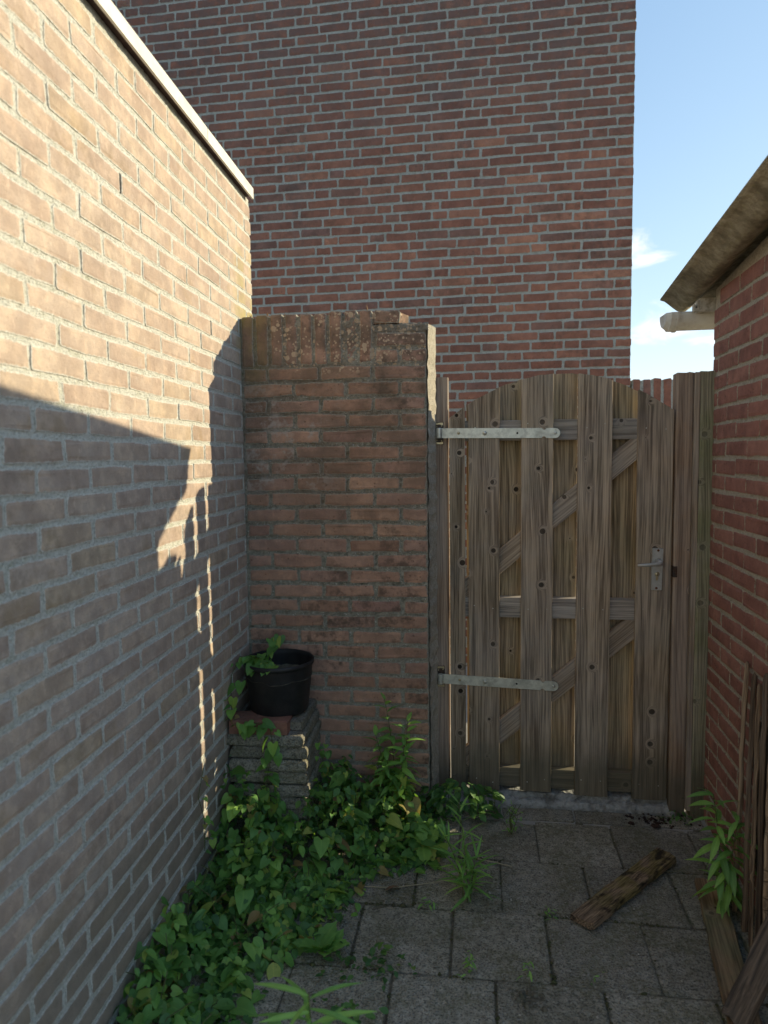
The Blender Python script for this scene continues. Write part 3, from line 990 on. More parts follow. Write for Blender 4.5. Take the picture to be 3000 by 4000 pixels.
lay(hs, hb, 'house_brick', house_vis, 300, bev=0.0030, jit=0.0015, D=0.05)
mortar_bed(hs, -3.1, HE - 0.006, -0.05, 5.6, 'house_mortar', 0.030, 0.0032, 0.10, rough=0.0006)
place('house_body', mesh('house_body', *merge([box(-3.1, HE - 0.012, 0.102, 7.0, -0.05, 5.58), box(-3.1, HE + 0.0, 0.06, 7.0, 5.60, 5.75)]), 'house_mortar'), hs)

# low wall with a soldier crown past the house corner
lo = tag(empty('low_boundary_wall', (1.18, 4.80, 0), HROT), 'low red brick wall with upright top bricks beyond the gate', 'wall')
bpy.context.view_layer.update()
k = 0
u = 0.03
while u < 0.80:
    v, f, e, me = variant(0.205, 0.048, 0.10, 'house_brick', k % 5, 0.0045, 0.0015)
    place('brick', me, lo, (u, rng.normal(0, 0.001), 1.892 + rng.normal(0, 0.002)), (0, math.pi / 2, 0))
    u += 0.066
    k += 1
lbk = []
for row in range(28):
    z = 1.745 - 0.0645 * row
    for n in range(5):
        lbk.append((0.11 + 0.22 * n - (0.11 if row % 2 else 0) + 0.02, z, 0.208, 0.050))
lay(lo, [b for b in lbk if 0.1 < b[0] < 0.8], 'house_brick', lambda x, y, b: False, 0)
place('mortar', mesh('mortar', *box(0.0, 0.82, 0.0048, 0.12, -0.05, 1.985), 'house_mortar'), lo)

# ================================================================== SHED ON THE RIGHT
SHROT = -(math.pi / 2 + math.atan(0.0574))
SHX = 0.8442
sh = tag(empty('brick_shed', (SHX, 0, 0), SHROT), 'red brick shed under a corrugated roof along the right edge', 'shed')
bpy.context.view_layer.update()
nn = math.sqrt(1 + 0.0574 ** 2)
RC, RY0, RZ0 = 0.0643, 2.6796, 1.5 + 0.1404
UEND = -2.852 * nn


def roof_z(y):
    return 2.140 + 0.093 * (3.062 - y)


rb = []
for row in range(-9, 27):
    z = RZ0 - RC * row
    if z < -0.02:
        continue
    ph = -RY0 + (-0.11 if row % 2 else 0.0)
    n = -3
    while True:
        a, b = ph + 0.22 * n, ph + 0.22 * (n + 1)
        n += 1
        if b > -1.25:
            break
        if b < UEND + 0.02:
            continue
        a2 = max(a, UEND + rng.uniform(-0.004, 0.002))
        if b - a2 < 0.025:
            continue
        if z + 0.03 > roof_z(-(a2 + b) / 2) - 0.050:
            continue
        rb.append(((a2 + b) / 2, z, b - a2 - 0.0075, 0.0505))
lay(sh, rb, 'shed_brick', lambda x, y, b: True, 300, bev=0.0028, jit=0.0015)
mortar_bed(sh, UEND + 0.006, -1.35, -0.05, 2.10, 'shed_mortar', 0.013, 0.0030, 0.10, rough=0.0012, top=lambda u: roof_z(-u) - 0.030)
place('shed_body', mesh('shed_body', *box(UEND + 0.02, -1.355, 0.102, 2.6, -0.05, 2.02), 'shed_mortar'), sh)

# corrugated roof sheet: crests run down the slope, verge overhangs the yard
XE = 0.862 - 0.0574 * 3.062 - SHX          # offset of the verge from the wall face along +X


def corr(xx):
    return 0.0255 * math.cos(2 * math.pi * (xx - 0.0) / 0.178) - 0.0255


nx = 150
rv, rf = [], []
ycuts = [3.062, 2.6, 2.2, 1.7, 1.22]
xo = np.linspace(0.0, 2.6, nx)
for th in (0.0, 0.0065):
    for y in ycuts:
        for x in xo:
            X = SHX + 0.0574 * y + XE + x * 1.0
            rv.append((X, y + 0.0 + rng.normal(0, 0.0012) * (y > 3.0), roof_z(y) + corr(x) + th))
ny = len(ycuts)
for s_ in range(2):
    for j in range(ny - 1):
        for i in range(nx - 1):
            a = s_ * ny * nx + j * nx + i
            rf.append((a, a + 1, a + 1 + nx, a + nx))
for j in range(ny - 1):
    a = j * nx
    rf.append((a, a + nx, a + nx + ny * nx, a + ny * nx))
for i in range(nx - 1):
    rf.append((i, i + ny * nx, i + 1 + ny * nx, i + 1))
inv = sh.matrix_world.inverted()
rvl = [tuple(inv @ Vector(p)) for p in rv]
place('corrugated_roof', mesh('corrugated_roof', rvl, rf, 'fibre_cement', smooth=True), sh)


def shed_part(name, v, f, mat, smooth=False):
    return place(name, mesh(name, [tuple(inv @ Vector(p)) for p in v], f, mat, smooth=smooth), sh)


# fascia board end under the sheet
fv, ff = box(0.958, 2.4, 2.862, 2.905, 2.052, 2.103)
fv = [(x, y - 0.05 * (x - 1), z) for x, y, z in fv]
shed_part('fascia_board', fv, ff, 'old_paint')
shed_part('fascia_clip', *merge([box(0.950, 0.957, 2.868, 2.893, 2.055, 2.095), box(0.938, 0.950, 2.868, 2.893, 2.055, 2.066), box(0.938, 0.942, 2.868, 2.893, 2.066, 2.082)]), 'old_paint')
# half-round gutter hung on the far eave, end cap towards the yard
gc = (2.962, 2.062)
gv_, gf_ = [], []
na = 16
GX = [0.889, 0.892, 2.4]
for X in (0.890, 2.4):
    for rr_ in (0.058, 0.0545):
        for k in range(na + 1):
            an = math.pi + math.pi * k / na
            gv_.append((X, gc[0] + rr_ * math.cos(an) - 0.05 * (X - 1), gc[1] + rr_ * math.sin(an) * 1.12))
W = na + 1
for k in range(na):
    gf_.append((k, k + 1, 2 * W + k + 1, 2 * W + k))
    gf_.append((W + k, 3 * W + k, 3 * W + k + 1, W + k + 1))
for a in (0, na):
    gf_.append((a, 2 * W + a, 3 * W + a, W + a))
gt = shed_part('gutter', gv_, gf_, 'pvc', True)


def half_disc(X0, X1, r0, r1):
    v, f = [], []
    for X, r_ in ((X0, r0), (X1, r1)):
        for k in range(na + 1):
            an = math.pi + math.pi * k / na
            v.append((X, gc[0] + r_ * math.cos(an) - 0.05 * (X - 1), gc[1] + r_ * math.sin(an) * 1.12))
    for k in range(na):
        f.append((k, W + k, W + k + 1, k + 1))
    f.append((na, 2 * W - 1, W, 0))
    return v, f, W


v1, f1, _ = half_disc(0.866, 0.892, 0.0605, 0.0605)
f1.append(tuple(range(W)))
f1.append(tuple(range(2 * W - 1, W - 1, -1)))
v2, f2, _ = half_disc(0.849, 0.866, 0.046, 0.0575)
f2.append(tuple(range(W)))
v3, f3, _ = half_disc(0.888, 0.897, 0.0635, 0.0635)
f3.append(tuple(range(W)))
f3.append(tuple(range(2 * W - 1, W - 1, -1)))
endcap = merge([(v1, f1), (v2, f2), (v3, f3)])
ec = place('gutter_end_cap', mesh('gutter_end_cap', [tuple(inv @ Vector(p)) for p in endcap[0]], endcap[1], 'pvc'), sh)

# ================================================================== GATE
GROT = -0.0293
GY = 2.885


def gate_frame(name, label, cat, x=0.0, dy=0.0):
    o = empty(name, (x, GY + dy + SROT * x, 0), GROT)
    return tag(o, label, cat)


gate = gate_frame('wooden_gate', 'weathered brown plank gate with arched top and zinc strap hinges', 'gate')


def arc(x):
    return 1.827 - 0.83 * (x - 0.43) ** 2


def plank_geo(w_, t_, l_, top=None, bot=None, nw=6, nl=10, ch=0.0013, jit=0.0007, wander=0.0005, x0=0.0):
    """plank: x centred width, y thickness from 0, z from 0 to l_ (or shaped ends top(x), bot(x) in parent x)"""
    hx = w_ / 2
    xsf = np.linspace(-hx + ch, hx - ch, nw)
    cross = [(x, 0.0) for x in xsf] + [(hx, ch), (hx, t_ - ch)] + [(x, t_) for x in xsf[::-1]] + [(-hx, t_ - ch), (-hx, ch)]
    n = len(cross)
    v, f = [], []
    wx = np.cumsum(rng.normal(0, wander, nl + 1)) * 0.5
    wx -= np.linspace(wx[0], wx[-1], nl + 1)
    wy = rng.normal(0, wander * 0.35, nl + 1)
    for j in range(nl + 1):
        s = j / nl
        for (x, y) in cross:
            za = bot(x + x0) if bot else 0.0
            zb = top(x + x0) if top else l_
            v.append((x + wx[j] + rng.normal(0, jit * 0.4), y + wy[j] + rng.normal(0, jit * 0.3), za + (zb - za) * s + (rng.normal(0, 0.0012) if j in (0, nl) else 0)))
    for j in range(nl):
        for k in range(n):
            a, b = j * n + k, j * n + (k + 1) % n
            f.append((a, b, b + n, a + n))
    f.append(tuple(range(n - 1, -1, -1)))
    f.append(tuple(range(nl * n, (nl + 1) * n)))
    return v, f


T_, RL = 0.019, 0.044
front = [(-0.0235, 0.0405), (0.0545, 0.1825), (0.2705, 0.3985), (0.497, 0.6305), (0.731, 0.8675)]
for i, (a, b) in enumerate(front):
    xc = (a + b) / 2
    v, f = plank_geo(b - a, T_, 1.8, top=arc, bot=lambda x, q=0.064 + 0.004 * rng.normal(): q, x0=xc)
    me = mesh('front_board', v, f, 'gate_wood')
    me.materials.append(M['bounce_wood'])                   # rear face made pale gold to bounce sun onto the back boards
    for po in me.polygons:
        if po.normal.y > 0.9:
            po.material_index = 1
    place('front_board', me, gate, (xc, rng.normal(0, 0.0008), 0))
back = [(0.0365, 0.0580), (0.168, 0.2765), (0.386, 0.503), (0.617, 0.745)]
back[0] = (0.046, 0.076)
back[3] = (0.617, 0.7450)
back.append((0.7455, 0.868))
for i, (a, b) in enumerate(back):
    xc = (a + b) / 2
    v, f = plank_geo(b - a, T_, 1.8, top=lambda x: arc(x) + 0.0065, bot=lambda x: 0.047, x0=xc)
    place('back_board', mesh('back_board', v, f, 'gate_back_wood'), gate, (xc, T_ + RL + 0.0005, 0))


def rail(name, x0, z0, x1, z1, w_, mat, y=T_ + 0.0004, t_=RL, shift=0.0):
    """rail or brace from (x0,z0) to (x1,z1) centre line"""
    L = math.hypot(x1 - x0, z1 - z0)
    v, f = plank_geo(w_, t_, L, wander=0.0006)
    ang = math.atan2(x1 - x0, z1 - z0)
    return place(name, mesh(name, v, f, mat), gate, (x0, y, z0), (0, ang, 0))


rail('rail', -0.015, 1.602, 0.86, 1.599, 0.083, 'rail_wood')
rail('rail', -0.015, 0.859, 0.86, 0.855, 0.085, 'rail_wood')
rail('rail', -0.015, 0.118, 0.86, 0.116, 0.082, 'gate_back_wood')
rail('diagonal_brace', 0.03, 0.918, 0.752, 1.545, 0.080, 'brace_wood', T_ + 0.0015, RL - 0.012)
rail('diagonal_brace', 0.03, 0.178, 0.752, 0.805, 0.084, 'brace_wood', T_ + 0.0015, RL - 0.012)


def dome(x, z, r_, h, y, mat, parent, name='screw_head', n=10):
    prof = [(r_, 0.0), (r_ * 0.95, h * 0.45), (r_ * 0.6, h * 0.9), (0.0001, h)]
    v, f = [], []
    for rr_, hh in prof:
        for k in range(n):
            a = 2 * math.pi * k / n
            v.append((x + rr_ * math.cos(a), y - hh, z + rr_ * math.sin(a)))
    for i in range(len(prof) - 1):
        for k in range(n):
            a, b = i * n + k, i * n + (k + 1) % n
            f.append((a, b, b + n, a + n))
    return place(name, mesh(name, v, f, mat, smooth=True), parent)


def strap(zc, tilt):
    L = 0.470
    hw = 0.0205
    pts = [(-0.012, -hw + 0.006), (-0.006, -hw), (0.398, -hw), (0.404, -hw + 0.007), (0.412, -hw + 0.007), (0.418, -hw), (0.452, -hw)]
    for k in range(1, 8):
        an = -math.pi / 2 + math.pi * k / 8
        pts.append((0.452 + hw * math.cos(an), hw * math.sin(an)))
    pts += [(0.452, hw), (0.418, hw), (0.412, hw - 0.007), (0.404, hw - 0.007), (0.398, hw), (-0.012, hw)]
    v, f = extrude(pts, -0.0055, -0.0006, 0.0008)
    o = place('strap_hinge', mesh('strap_hinge', v, f, 'zinc'), gate, (-0.046, 0, zc), (0, tilt, 0))
    kv, kf = lathe([(0.0001, -0.021), (0.0115, -0.021), (0.0125, -0.019), (0.0125, 0.019), (0.0115, 0.021), (0.0001, 0.021)], 16, (-0.020, -0.010, 0))
    place('knuckle', mesh('knuckle', kv, kf, 'zinc', smooth=False), o)
    dome(0.061, 0.0, 0.0062, 0.003, -0.0056, 'brass', o, 'screw_head')
    dome(0.168, 0.0, 0.0092, 0.008, -0.0056, 'zinc', o, 'coach_bolt')
    dome(0.452, 0.0, 0.0065, 0.003, -0.0056, 'zinc', o, 'screw_head')
    dome(0.300, 0.0, 0.0042, 0.0004, -0.0056, 'black', o, 'screw_hole')
    return o


strap(1.594, 0.016)
strap(0.549, 0.040)
# nails in the boards
for (a, b) in front[1:]:
    for z in (1.605, 0.862, 0.12):
        for s_ in (0.2, 0.8):
            dome(a + (b - a) * s_ + rng.normal(0, 0.003), z + rng.normal(0, 0.008), 0.0026, 0.0008, -0.0003, 'zinc', gate, 'nail', 7)

# lock plate with lever
pl = [(0.7935, 1.117), (0.8355, 1.116), (0.8315, 0.944), (0.7900, 0.945)]
pts = []
for i in range(4):
    p0, p1, p2 = pl[i - 1], pl[i], pl[(i + 1) % 4]
    for k in range(4):
        tt = k / 3
        q0 = (p1[0] + (p0[0] - p1[0]) * 0.004 / math.dist(p0, p1), p1[1] + (p0[1] - p1[1]) * 0.004 / math.dist(p0, p1))
        q2 = (p1[0] + (p2[0] - p1[0]) * 0.004 / math.dist(p2, p1), p1[1] + (p2[1] - p1[1]) * 0.004 / math.dist(p2, p1))
        pts.append(((1 - tt) ** 2 * q0[0] + 2 * tt * (1 - tt) * p1[0] + tt ** 2 * q2[0], (1 - tt) ** 2 * q0[1] + 2 * tt * (1 - tt) * p1[1] + tt ** 2 * q2[1]))
pts = pts[::-1]
v, f = extrude(pts, -0.0085, -0.0004, 0.0015)
lock = place('lock_plate', mesh('lock_plate', v, f, 'alu'), gate)
dome(0.8155, 1.1075, 0.0052, 0.0006, -0.0086, 'rust', lock, 'screw_head')
dome(0.8105, 0.9535, 0.0052, 0.0006, -0.0086, 'rust', lock, 'screw_head')
lv1 = tube([(0.816, -0.008, 1.064), (0.816, -0.040, 1.064), (0.814, -0.048, 1.062)], [0.0125, 0.0100, 0.0090], 12)
lv2 = tube([(0.824, -0.045, 1.060), (0.812, -0.047, 1.059), (0.795, -0.048, 1.057), (0.765, -0.049, 1.054), (0.728, -0.049, 1.0525)], [0.006, 0.0098, 0.0085, 0.0068, 0.0055], 12)
place('lever_handle', mesh('lever_handle', *merge([lv1, lv2]), 'alu', smooth=True), lock)
dome(0.8125, 1.0110, 0.0095, 0.004, -0.0086, 'brass', lock, 'lock_cylinder', 16)
cyl2 = [(0.8070, 1.006), (0.8070, 0.990), (0.8085, 0.9865), (0.8120, 0.9850), (0.8150, 0.9865), (0.8165, 0.990), (0.8165, 1.006)]
place('cylinder_body', mesh('cylinder_body', *extrude(cyl2, -0.0115, -0.0080, 0.0006), 'brass'), lock)
place('key_slot', mesh('key_slot', *box(0.8115, 0.8135, -0.0129, -0.0126, 1.006, 1.016), 'black'), lock)


# posts
def post(name, label, x0, x1, dy, z0, z1, depth, mat, tilt=0.0):
    w_ = x1 - x0
    o = gate_frame(name, label, 'post', (x0 + x1) / 2, dy)
    v, f = plank_geo(w_, depth, z1 - z0, nw=5, nl=12, ch=0.005, wander=0.0012)
    p = place('timber', mesh('timber', v, f, mat), o, (0, 0, z0), (0, tilt, 0))
    return o


p_l = post('hinge_post', 'narrow hinge post between the short brick wall and the gate', -0.0935, -0.0275, 0.030, -0.02, 1.827, 0.058, 'post_wood')
for zc in (1.594, 0.549):
    pts = [(-0.024, -0.047), (0.012, -0.047), (0.012, 0.047), (-0.024, 0.047)]
    hp = place('hinge_plate', mesh('hinge_plate', *extrude(pts, -0.0035, -0.0004, 0.0005), 'dark_steel'), p_l, (0, 0, zc))
    for s_ in (-1, 1):
        pts = [(-0.022, 0.034), (-0.006, 0.038), (0.010, 0.034), (0.010, 0.045), (-0.022, 0.045)] if s_ > 0 else [(-0.022, -0.045), (0.010, -0.045), (0.010, -0.034), (-0.006, -0.038), (-0.022, -0.034)]
        place('zinc_edge', mesh('zinc_edge', *extrude(pts, -0.0042, -0.0030), 'brass'), hp)
        dome(-0.016, s_ * 0.028, 0.003, 0.001, -0.0036, 'brass', hp, 'screw_head', 8)
        dome(0.004, s_ * 0.031, 0.003, 0.001, -0.0036, 'brass', hp, 'screw_head', 8)
p_r = post('gate_post', 'brown latch post at the right of the gate', 0.874, 0.938, -0.012, -0.02, 1.815, 0.068, 'post_wood')
v, f = box(-0.0335, -0.0315, -0.001, 0.03, 1.000, 1.044)
place('strike_plate', mesh('strike_plate', *merge([(v, f), box(-0.0335, -0.018, -0.003, -0.0006, 1.000, 1.044)]), 'dark_steel'), p_r)
v, f = plank_geo(0.0195, 0.045, 1.784, nw=3, nl=12, wander=0.001)
place('edge_batten', mesh('edge_batten', v, f, 'brace_wood'), p_r, (0.0413, -0.012, 0.03))
p_g = post('wall_post', 'greenish treated post fixed against the red brick shed', 0.957, 1.011, -0.030, -0.012, 1.816, 0.070, 'green_post_wood')

# ================================================================== TILE STACK AND POT
tiles = [(0.0, -0.728, 2.640), (0.002, -0.723, 2.643), (-0.003, -0.726, 2.640), (0.001, -0.724, 2.636), (0.0, -0.726, 2.640), (0.004, -0.722, 2.642),
         (0.0, -0.727, 2.637), (0.003, -0.725, 2.641), (-0.004, -0.722, 2.644)]
names = ['ninth', 'eighth', 'seventh', 'sixth', 'fifth', 'fourth', 'third', 'second', 'top']
nt = len(tiles)
tz = 0.0
th = 0.0492
for i, (a, x, y) in enumerate(tiles):
    tz += th
    g = np.random.default_rng(50 + i)
    # rounded-edge concrete slab with chipped rim
    n_side = 9
    ring = []
    hw = 0.151
    for (ax, ay, bx, by) in ((-1, -1, 1, -1), (1, -1, 1, 1), (1, 1, -1, 1), (-1, 1, -1, -1)):
        for k in range(n_side):
            s_ = k / n_side
            ring.append((ax * hw + (bx - ax) * hw * s_, ay * hw + (by - ay) * hw * s_))
    lv = [(0.009, -0.0460), (0.002, -0.0415), (0.0, -0.034), (0.0, -0.014), (0.003, -0.007), (0.009, -0.0005)]
    v, f, e = [], [], []
    for (ins, zz_) in lv:
        for (rx, ry) in ring:
            s_ = (hw - ins) / hw
            j = g.normal(0, 0.0016)
            chip = 0.006 * max(0, g.normal(0, 1) - 1.1) if zz_ > -0.02 else 0
            v.append((rx * s_ * (1 - chip / hw * 1.2) + j * 0.5, ry * s_ * (1 - chip / hw * 1.2) + j * 0.5, zz_ - chip * 0.5))
            e.append(0.25 if zz_ > -0.02 else 0.35)
    n = len(ring)
    for r_ in range(len(lv) - 1):
        for k in range(n):
            p0, p1 = r_ * n + k, r_ * n + (k + 1) % n
            f.append((p0, p1, p1 + n, p0 + n))
    f.append(tuple(range(n - 1, -1, -1)))
    f.append(tuple(range((len(lv) - 1) * n, len(lv) * n)))
    o = place('concrete_tile', mesh('concrete_tile', v, f, 'stack_tile', {'edge': e}), None, (x + g.normal(0, 0.0045), y + g.normal(0, 0.005), tz), (g.normal(0, 0.005), g.normal(0, 0.005), a * 6 + g.normal(0, 0.018)))
    lab = 'topmost grey concrete tile of the stack under the black pot' if i == nt - 1 else 'grey concrete tile, %s from the top of the stack under the pot' % names[i]
    tag(o, lab, 'tile', 'concrete tiles stacked in the corner')
stack_top = tz
# half tile under the pot and one leaning behind
v, f, e = brick_geo(0.30, 0.15, 0.034, 77, 0.005, 0.003)
v = np.stack([v[:, 0], v[:, 2], -v[:, 1]], -1)
o = place('half_tile', mesh('half_tile', v, f, 'stack_tile', {'edge': e * 0.4}), None, (-0.668, 2.700, stack_top + 0.036), (0, 0.0, R(88)))
tag(o, 'half a grey concrete tile wedged directly beneath the black plant pot', 'tile')
v, f, e = brick_geo(0.16, 0.28, 0.04, 79, 0.005, 0.003)
o = place('leaning_tile', mesh('leaning_tile', v, f, 'stack_tile', {'edge': e * 0.4}), None, (-0.565, 2.735, 0.13), (R(-14), R(3), R(78)))
tag(o, 'bluish grey tile standing on edge beside the tile stack', 'tile')
v, f, e = brick_geo(0.228, 0.11, 0.052, 81, 0.006, 0.0025)
v = np.stack([v[:, 0], v[:, 2], -v[:, 1]], -1)
o = place('loose_brick', mesh('loose_brick', v, f, 'stack_brick', {'edge': e * 0.6}), None, (-0.757, 2.545, stack_top + 0.0535), (0, 0.01, R(1.5)))
tag(o, 'loose pinkish brick lying on top of the tile stack', 'brick')

PX, PY, PZ = -0.712, 2.655, stack_top + 0.038
pot = tag(empty('plant_pot', (PX, PY, PZ)), 'black plastic plant pot with a vine, standing on the tile stack', 'pot')
prof = [(0.0001, 0.004), (0.098, 0.004), (0.110, 0.008), (0.115, 0.018), (0.134, 0.190), (0.1345, 0.194), (0.1405, 0.197), (0.1415, 0.204), (0.1405, 0.212), (0.1375, 0.215), (0.1340, 0.212),
        (0.132, 0.195), (0.130, 0.150)]
v, f = lathe(prof, 48)
v = [(x * (1 + 0.012 * math.sin(2 * math.atan2(y, x) + 1)), y * (1 + 0.008 * math.cos(3 * math.atan2(y, x))), z) for x, y, z in v]
place('pot_body', mesh('pot_body', v, f, 'pot', smooth=True), pot)
v, f = [(0, 0, 0.150)], []
for r_ in (0.05, 0.10, 0.1345):
    for k in range(28):
        a = 2 * math.pi * k / 28
        v.append((r_ * math.cos(a), r_ * math.sin(a), 0.150 + rng.normal(0, 0.005)))
for k in range(28):
    f.append((0, 1 + k, 1 + (k + 1) % 28))
    for q in (0, 1):
        a, b = 1 + q * 28 + k, 1 + q * 28 + (k + 1) % 28
        f.append((a, a + 28, b + 28, b))
place('potting_soil', mesh('potting_soil', v, f, 'soil', smooth=True), pot)

# ================================================================== PLANTS
def leaf_template(outline, mid, fold=0.25, droop=0.25, curl=0.0):
    """outline: right half from base to tip [(x,y)], mirrored; mid: y positions on the midrib matching the outline rows"""
    v, f, e = [], [], []
    n = len(outline)
    for y in mid:
        v.append((0, y, -droop * y * y))
        e.append(0.0)
    for s in (1, -1):
        for (x, y) in outline:
            v.append((s * x, y, fold * abs(x) - droop * y * y - curl * x * x))
            e.append(abs(x) * 2 + 0.1)
    for s in range(2):
        b = len(mid) + s * n
        for i in range(n - 1):
            q = (i, i + 1, b + i + 1, b + i)
            f.append(q if s == 1 else q[::-1])
    return np.array(v, float), f, np.array(e)


HEART = leaf_template([(0.03, 0.04), (0.24, -0.13), (0.42, -0.02), (0.45, 0.22), (0.36, 0.50), (0.19, 0.78), (0.005, 1.0)], [0.05, 0.08, 0.16, 0.30, 0.52, 0.78, 1.0], 0.22, 0.28)
OVATE = leaf_template([(0.02, 0.0), (0.20, 0.12), (0.30, 0.30), (0.31, 0.48), (0.24, 0.68), (0.12, 0.86), (0.005, 1.0)], [0.0, 0.14, 0.31, 0.49, 0.68, 0.86, 1.0], 0.30, 0.22)
TOOTH = leaf_template([(0.02, 0.0), (0.26, 0.10), (0.22, 0.20), (0.36, 0.30), (0.30, 0.42), (0.36, 0.54), (0.25, 0.64), (0.24, 0.78), (0.12, 0.84), (0.005, 1.0)], [0, 0.1, 0.2, 0.3, 0.42, 0.54, 0.65, 0.77, 0.86, 1.0], 0.2, 0.2)
LANCE = leaf_template([(0.012, 0.0), (0.05, 0.15), (0.085, 0.35), (0.09, 0.52), (0.065, 0.74), (0.03, 0.9), (0.003, 1.0)], [0.0, 0.15, 0.35, 0.52, 0.74, 0.9, 1.0], 0.35, 0.30)
NARROW = leaf_template([(0.012, 0.0), (0.045, 0.2), (0.055, 0.45), (0.045, 0.7), (0.02, 0.9), (0.002, 1.0)], [0.0, 0.2, 0.45, 0.7, 0.9, 1.0], 0.3, 0.22)


def leaf_mtx(p, az, pitch_, roll, s):
    """leaf base at p, pointing to azimuth az, pitch_ above horizontal, twisted by roll"""
    return Matrix.Translation(p) @ Matrix.Rotation(az, 4, 'Z') @ Matrix.Rotation(pitch_, 4, 'X') @ Matrix.Rotation(roll, 4, 'Y') @ Matrix.Scale(s, 4)


def foliage(name, items, mat, parent=None):
    """items: list of (template, matrix) -> one joined mesh"""
    V, Fc, E, RN, n = [], [], [], [], 0
    for tpl, mx in items:
        v, f, e = tpl
        A = np.array(mx)
        w_ = v @ A[:3, :3].T + A[:3, 3]
        V.append(w_)
        Fc += [tuple(k + n for k in q) for q in f]
        E.append(e)
        RN += [rng.random()] * len(v)
        n += len(v)
    return place(name, mesh(name, np.concatenate(V), Fc, mat, {'edge': np.concatenate(E), 'rnd': RN}, smooth=True), parent)


def inside(poly, x, y):
    c = False
    for i in range(len(poly)):
        x1, y1 = poly[i]
        x2, y2 = poly[i - 1]
        if (y1 > y) != (y2 > y) and x < (x2 - x1) * (y - y1) / (y2 - y1) + x1:
            c = not c
    return c


POLY = [(-0.87, 2.77), (-0.12, 2.76), (-0.08, 2.60), (-0.13, 2.42), (-0.26, 2.40), (-0.40, 2.30), (-0.42, 2.12), (-0.50, 1.98), (-0.60, 1.86), (-0.66, 1.68), (-0.63, 1.45), (-0.60, 1.15), (-0.87, 1.15)]


def edge_dist(x, y):
    d = 9
    for i in range(len(POLY)):
        (x1, y1), (x2, y2) = POLY[i], POLY[i - 1]
        if x1 < -0.86 and x2 < -0.86 or y1 > 2.75 and y2 > 2.75:
            continue
        t_ = max(0, min(1, ((x - x1) * (x2 - x1) + (y - y1) * (y2 - y1)) / ((x2 - x1) ** 2 + (y2 - y1) ** 2)))
        d = min(d, math.hypot(x - x1 - t_ * (x2 - x1), y - y1 - t_ * (y2 - y1)))
    return d


def in_stack(x, y):
    return x < -0.56 and y > 2.475


its_a, its_b = [], []
stems = []
tries = 0
while len(its_a) + len(its_b) < 3600 and tries < 60000:
    tries += 1
    x, y = rng.uniform(-0.87, 0.0), rng.uniform(1.15, 2.77)
    if in_stack(x, y) or (not inside(POLY, x, y) and (edge_dist(x, y) > 0.10 * rng.random() ** 2 or x > -0.05)):
        continue
    d = edge_dist(x, y) if inside(POLY, x, y) else 0.0
    H = 0.024 + 0.125 * min(1, d / 0.28) + 0.05 * math.sin(x * 17 + y * 9) * min(1, d / 0.15)
    if y > 2.3:
        H += 0.10 * min(1, d / 0.15)
    H *= 0.84 + 0.42 * math.sin(x * 41 + 1.3) * math.sin(y * 33) + 0.25 * rng.random()
    if math.sin(x * 23 + y * 31) * math.sin(y * 19 - x * 13) > 0.86:
        continue
    lvl = rng.random() ** 0.45
    z = max(0.012, H * lvl)
    # leaves lean outwards and towards the light, tips hanging
    az = math.atan2(-(0.35 + rng.normal(0, 0.9)), 0.25 + rng.normal(0, 0.9)) - math.pi / 2
    pit = rng.normal(-0.38, 0.42)
    if rng.random() < 0.62:
        s_ = rng.uniform(0.018, 0.044) if rng.random() < 0.84 else rng.uniform(0.045, 0.075)
        its_a.append((HEART if rng.random() < 0.75 else OVATE, leaf_mtx((x, y, z), az, pit, rng.normal(0, 0.35), s_)))
    else:
        s_ = rng.uniform(0.016, 0.042)
        its_b.append((TOOTH if rng.random() < 0.6 else OVATE, leaf_mtx((x, y, z), az, pit, rng.normal(0, 0.4), s_)))
tag(foliage('bindweed_carpet', its_a, 'bindweed'), 'dense carpet of heart shaped green leaves along the pale wall', 'ground cover', kind='stuff')
tag(foliage('nettle_carpet', its_b, 'dark_leaf'), 'small toothed dark leaves growing among the heart shaped carpet', 'ground cover', kind='stuff')
sp = []
for k in range(160):
    x, y = rng.uniform(-0.85, -0.1), rng.uniform(1.2, 2.74)
    if inside(POLY, x, y) and not in_stack(x, y):
        dx, dy = rng.normal(0, 0.05), rng.normal(0, 0.05)
        hz = 0.05 + 0.13 * min(1, edge_dist(x, y) / 0.2)
        sp.append(tube([(x, y, 0), (x + dx * 0.4, y + dy * 0.4, hz * 0.7), (x + dx, y + dy, hz)], 0.0014, 5, False))
tag(place('bindweed_stems', mesh('bindweed_stems', *merge(sp), 'stem')), 'thin green stems tangled under the leaf carpet', 'ground cover', kind='stuff')

_leafmesh = {}


def leaf_obj(kind_, tpl, mat, parent, mx):
    if (kind_, mat) not in _leafmesh:
        v, f, e = tpl
        _leafmesh[(kind_, mat)] = mesh('leaf', v, f, mat, {'edge': e}, smooth=True)
    return place('leaf', _leafmesh[(kind_, mat)], parent, mtx=mx)


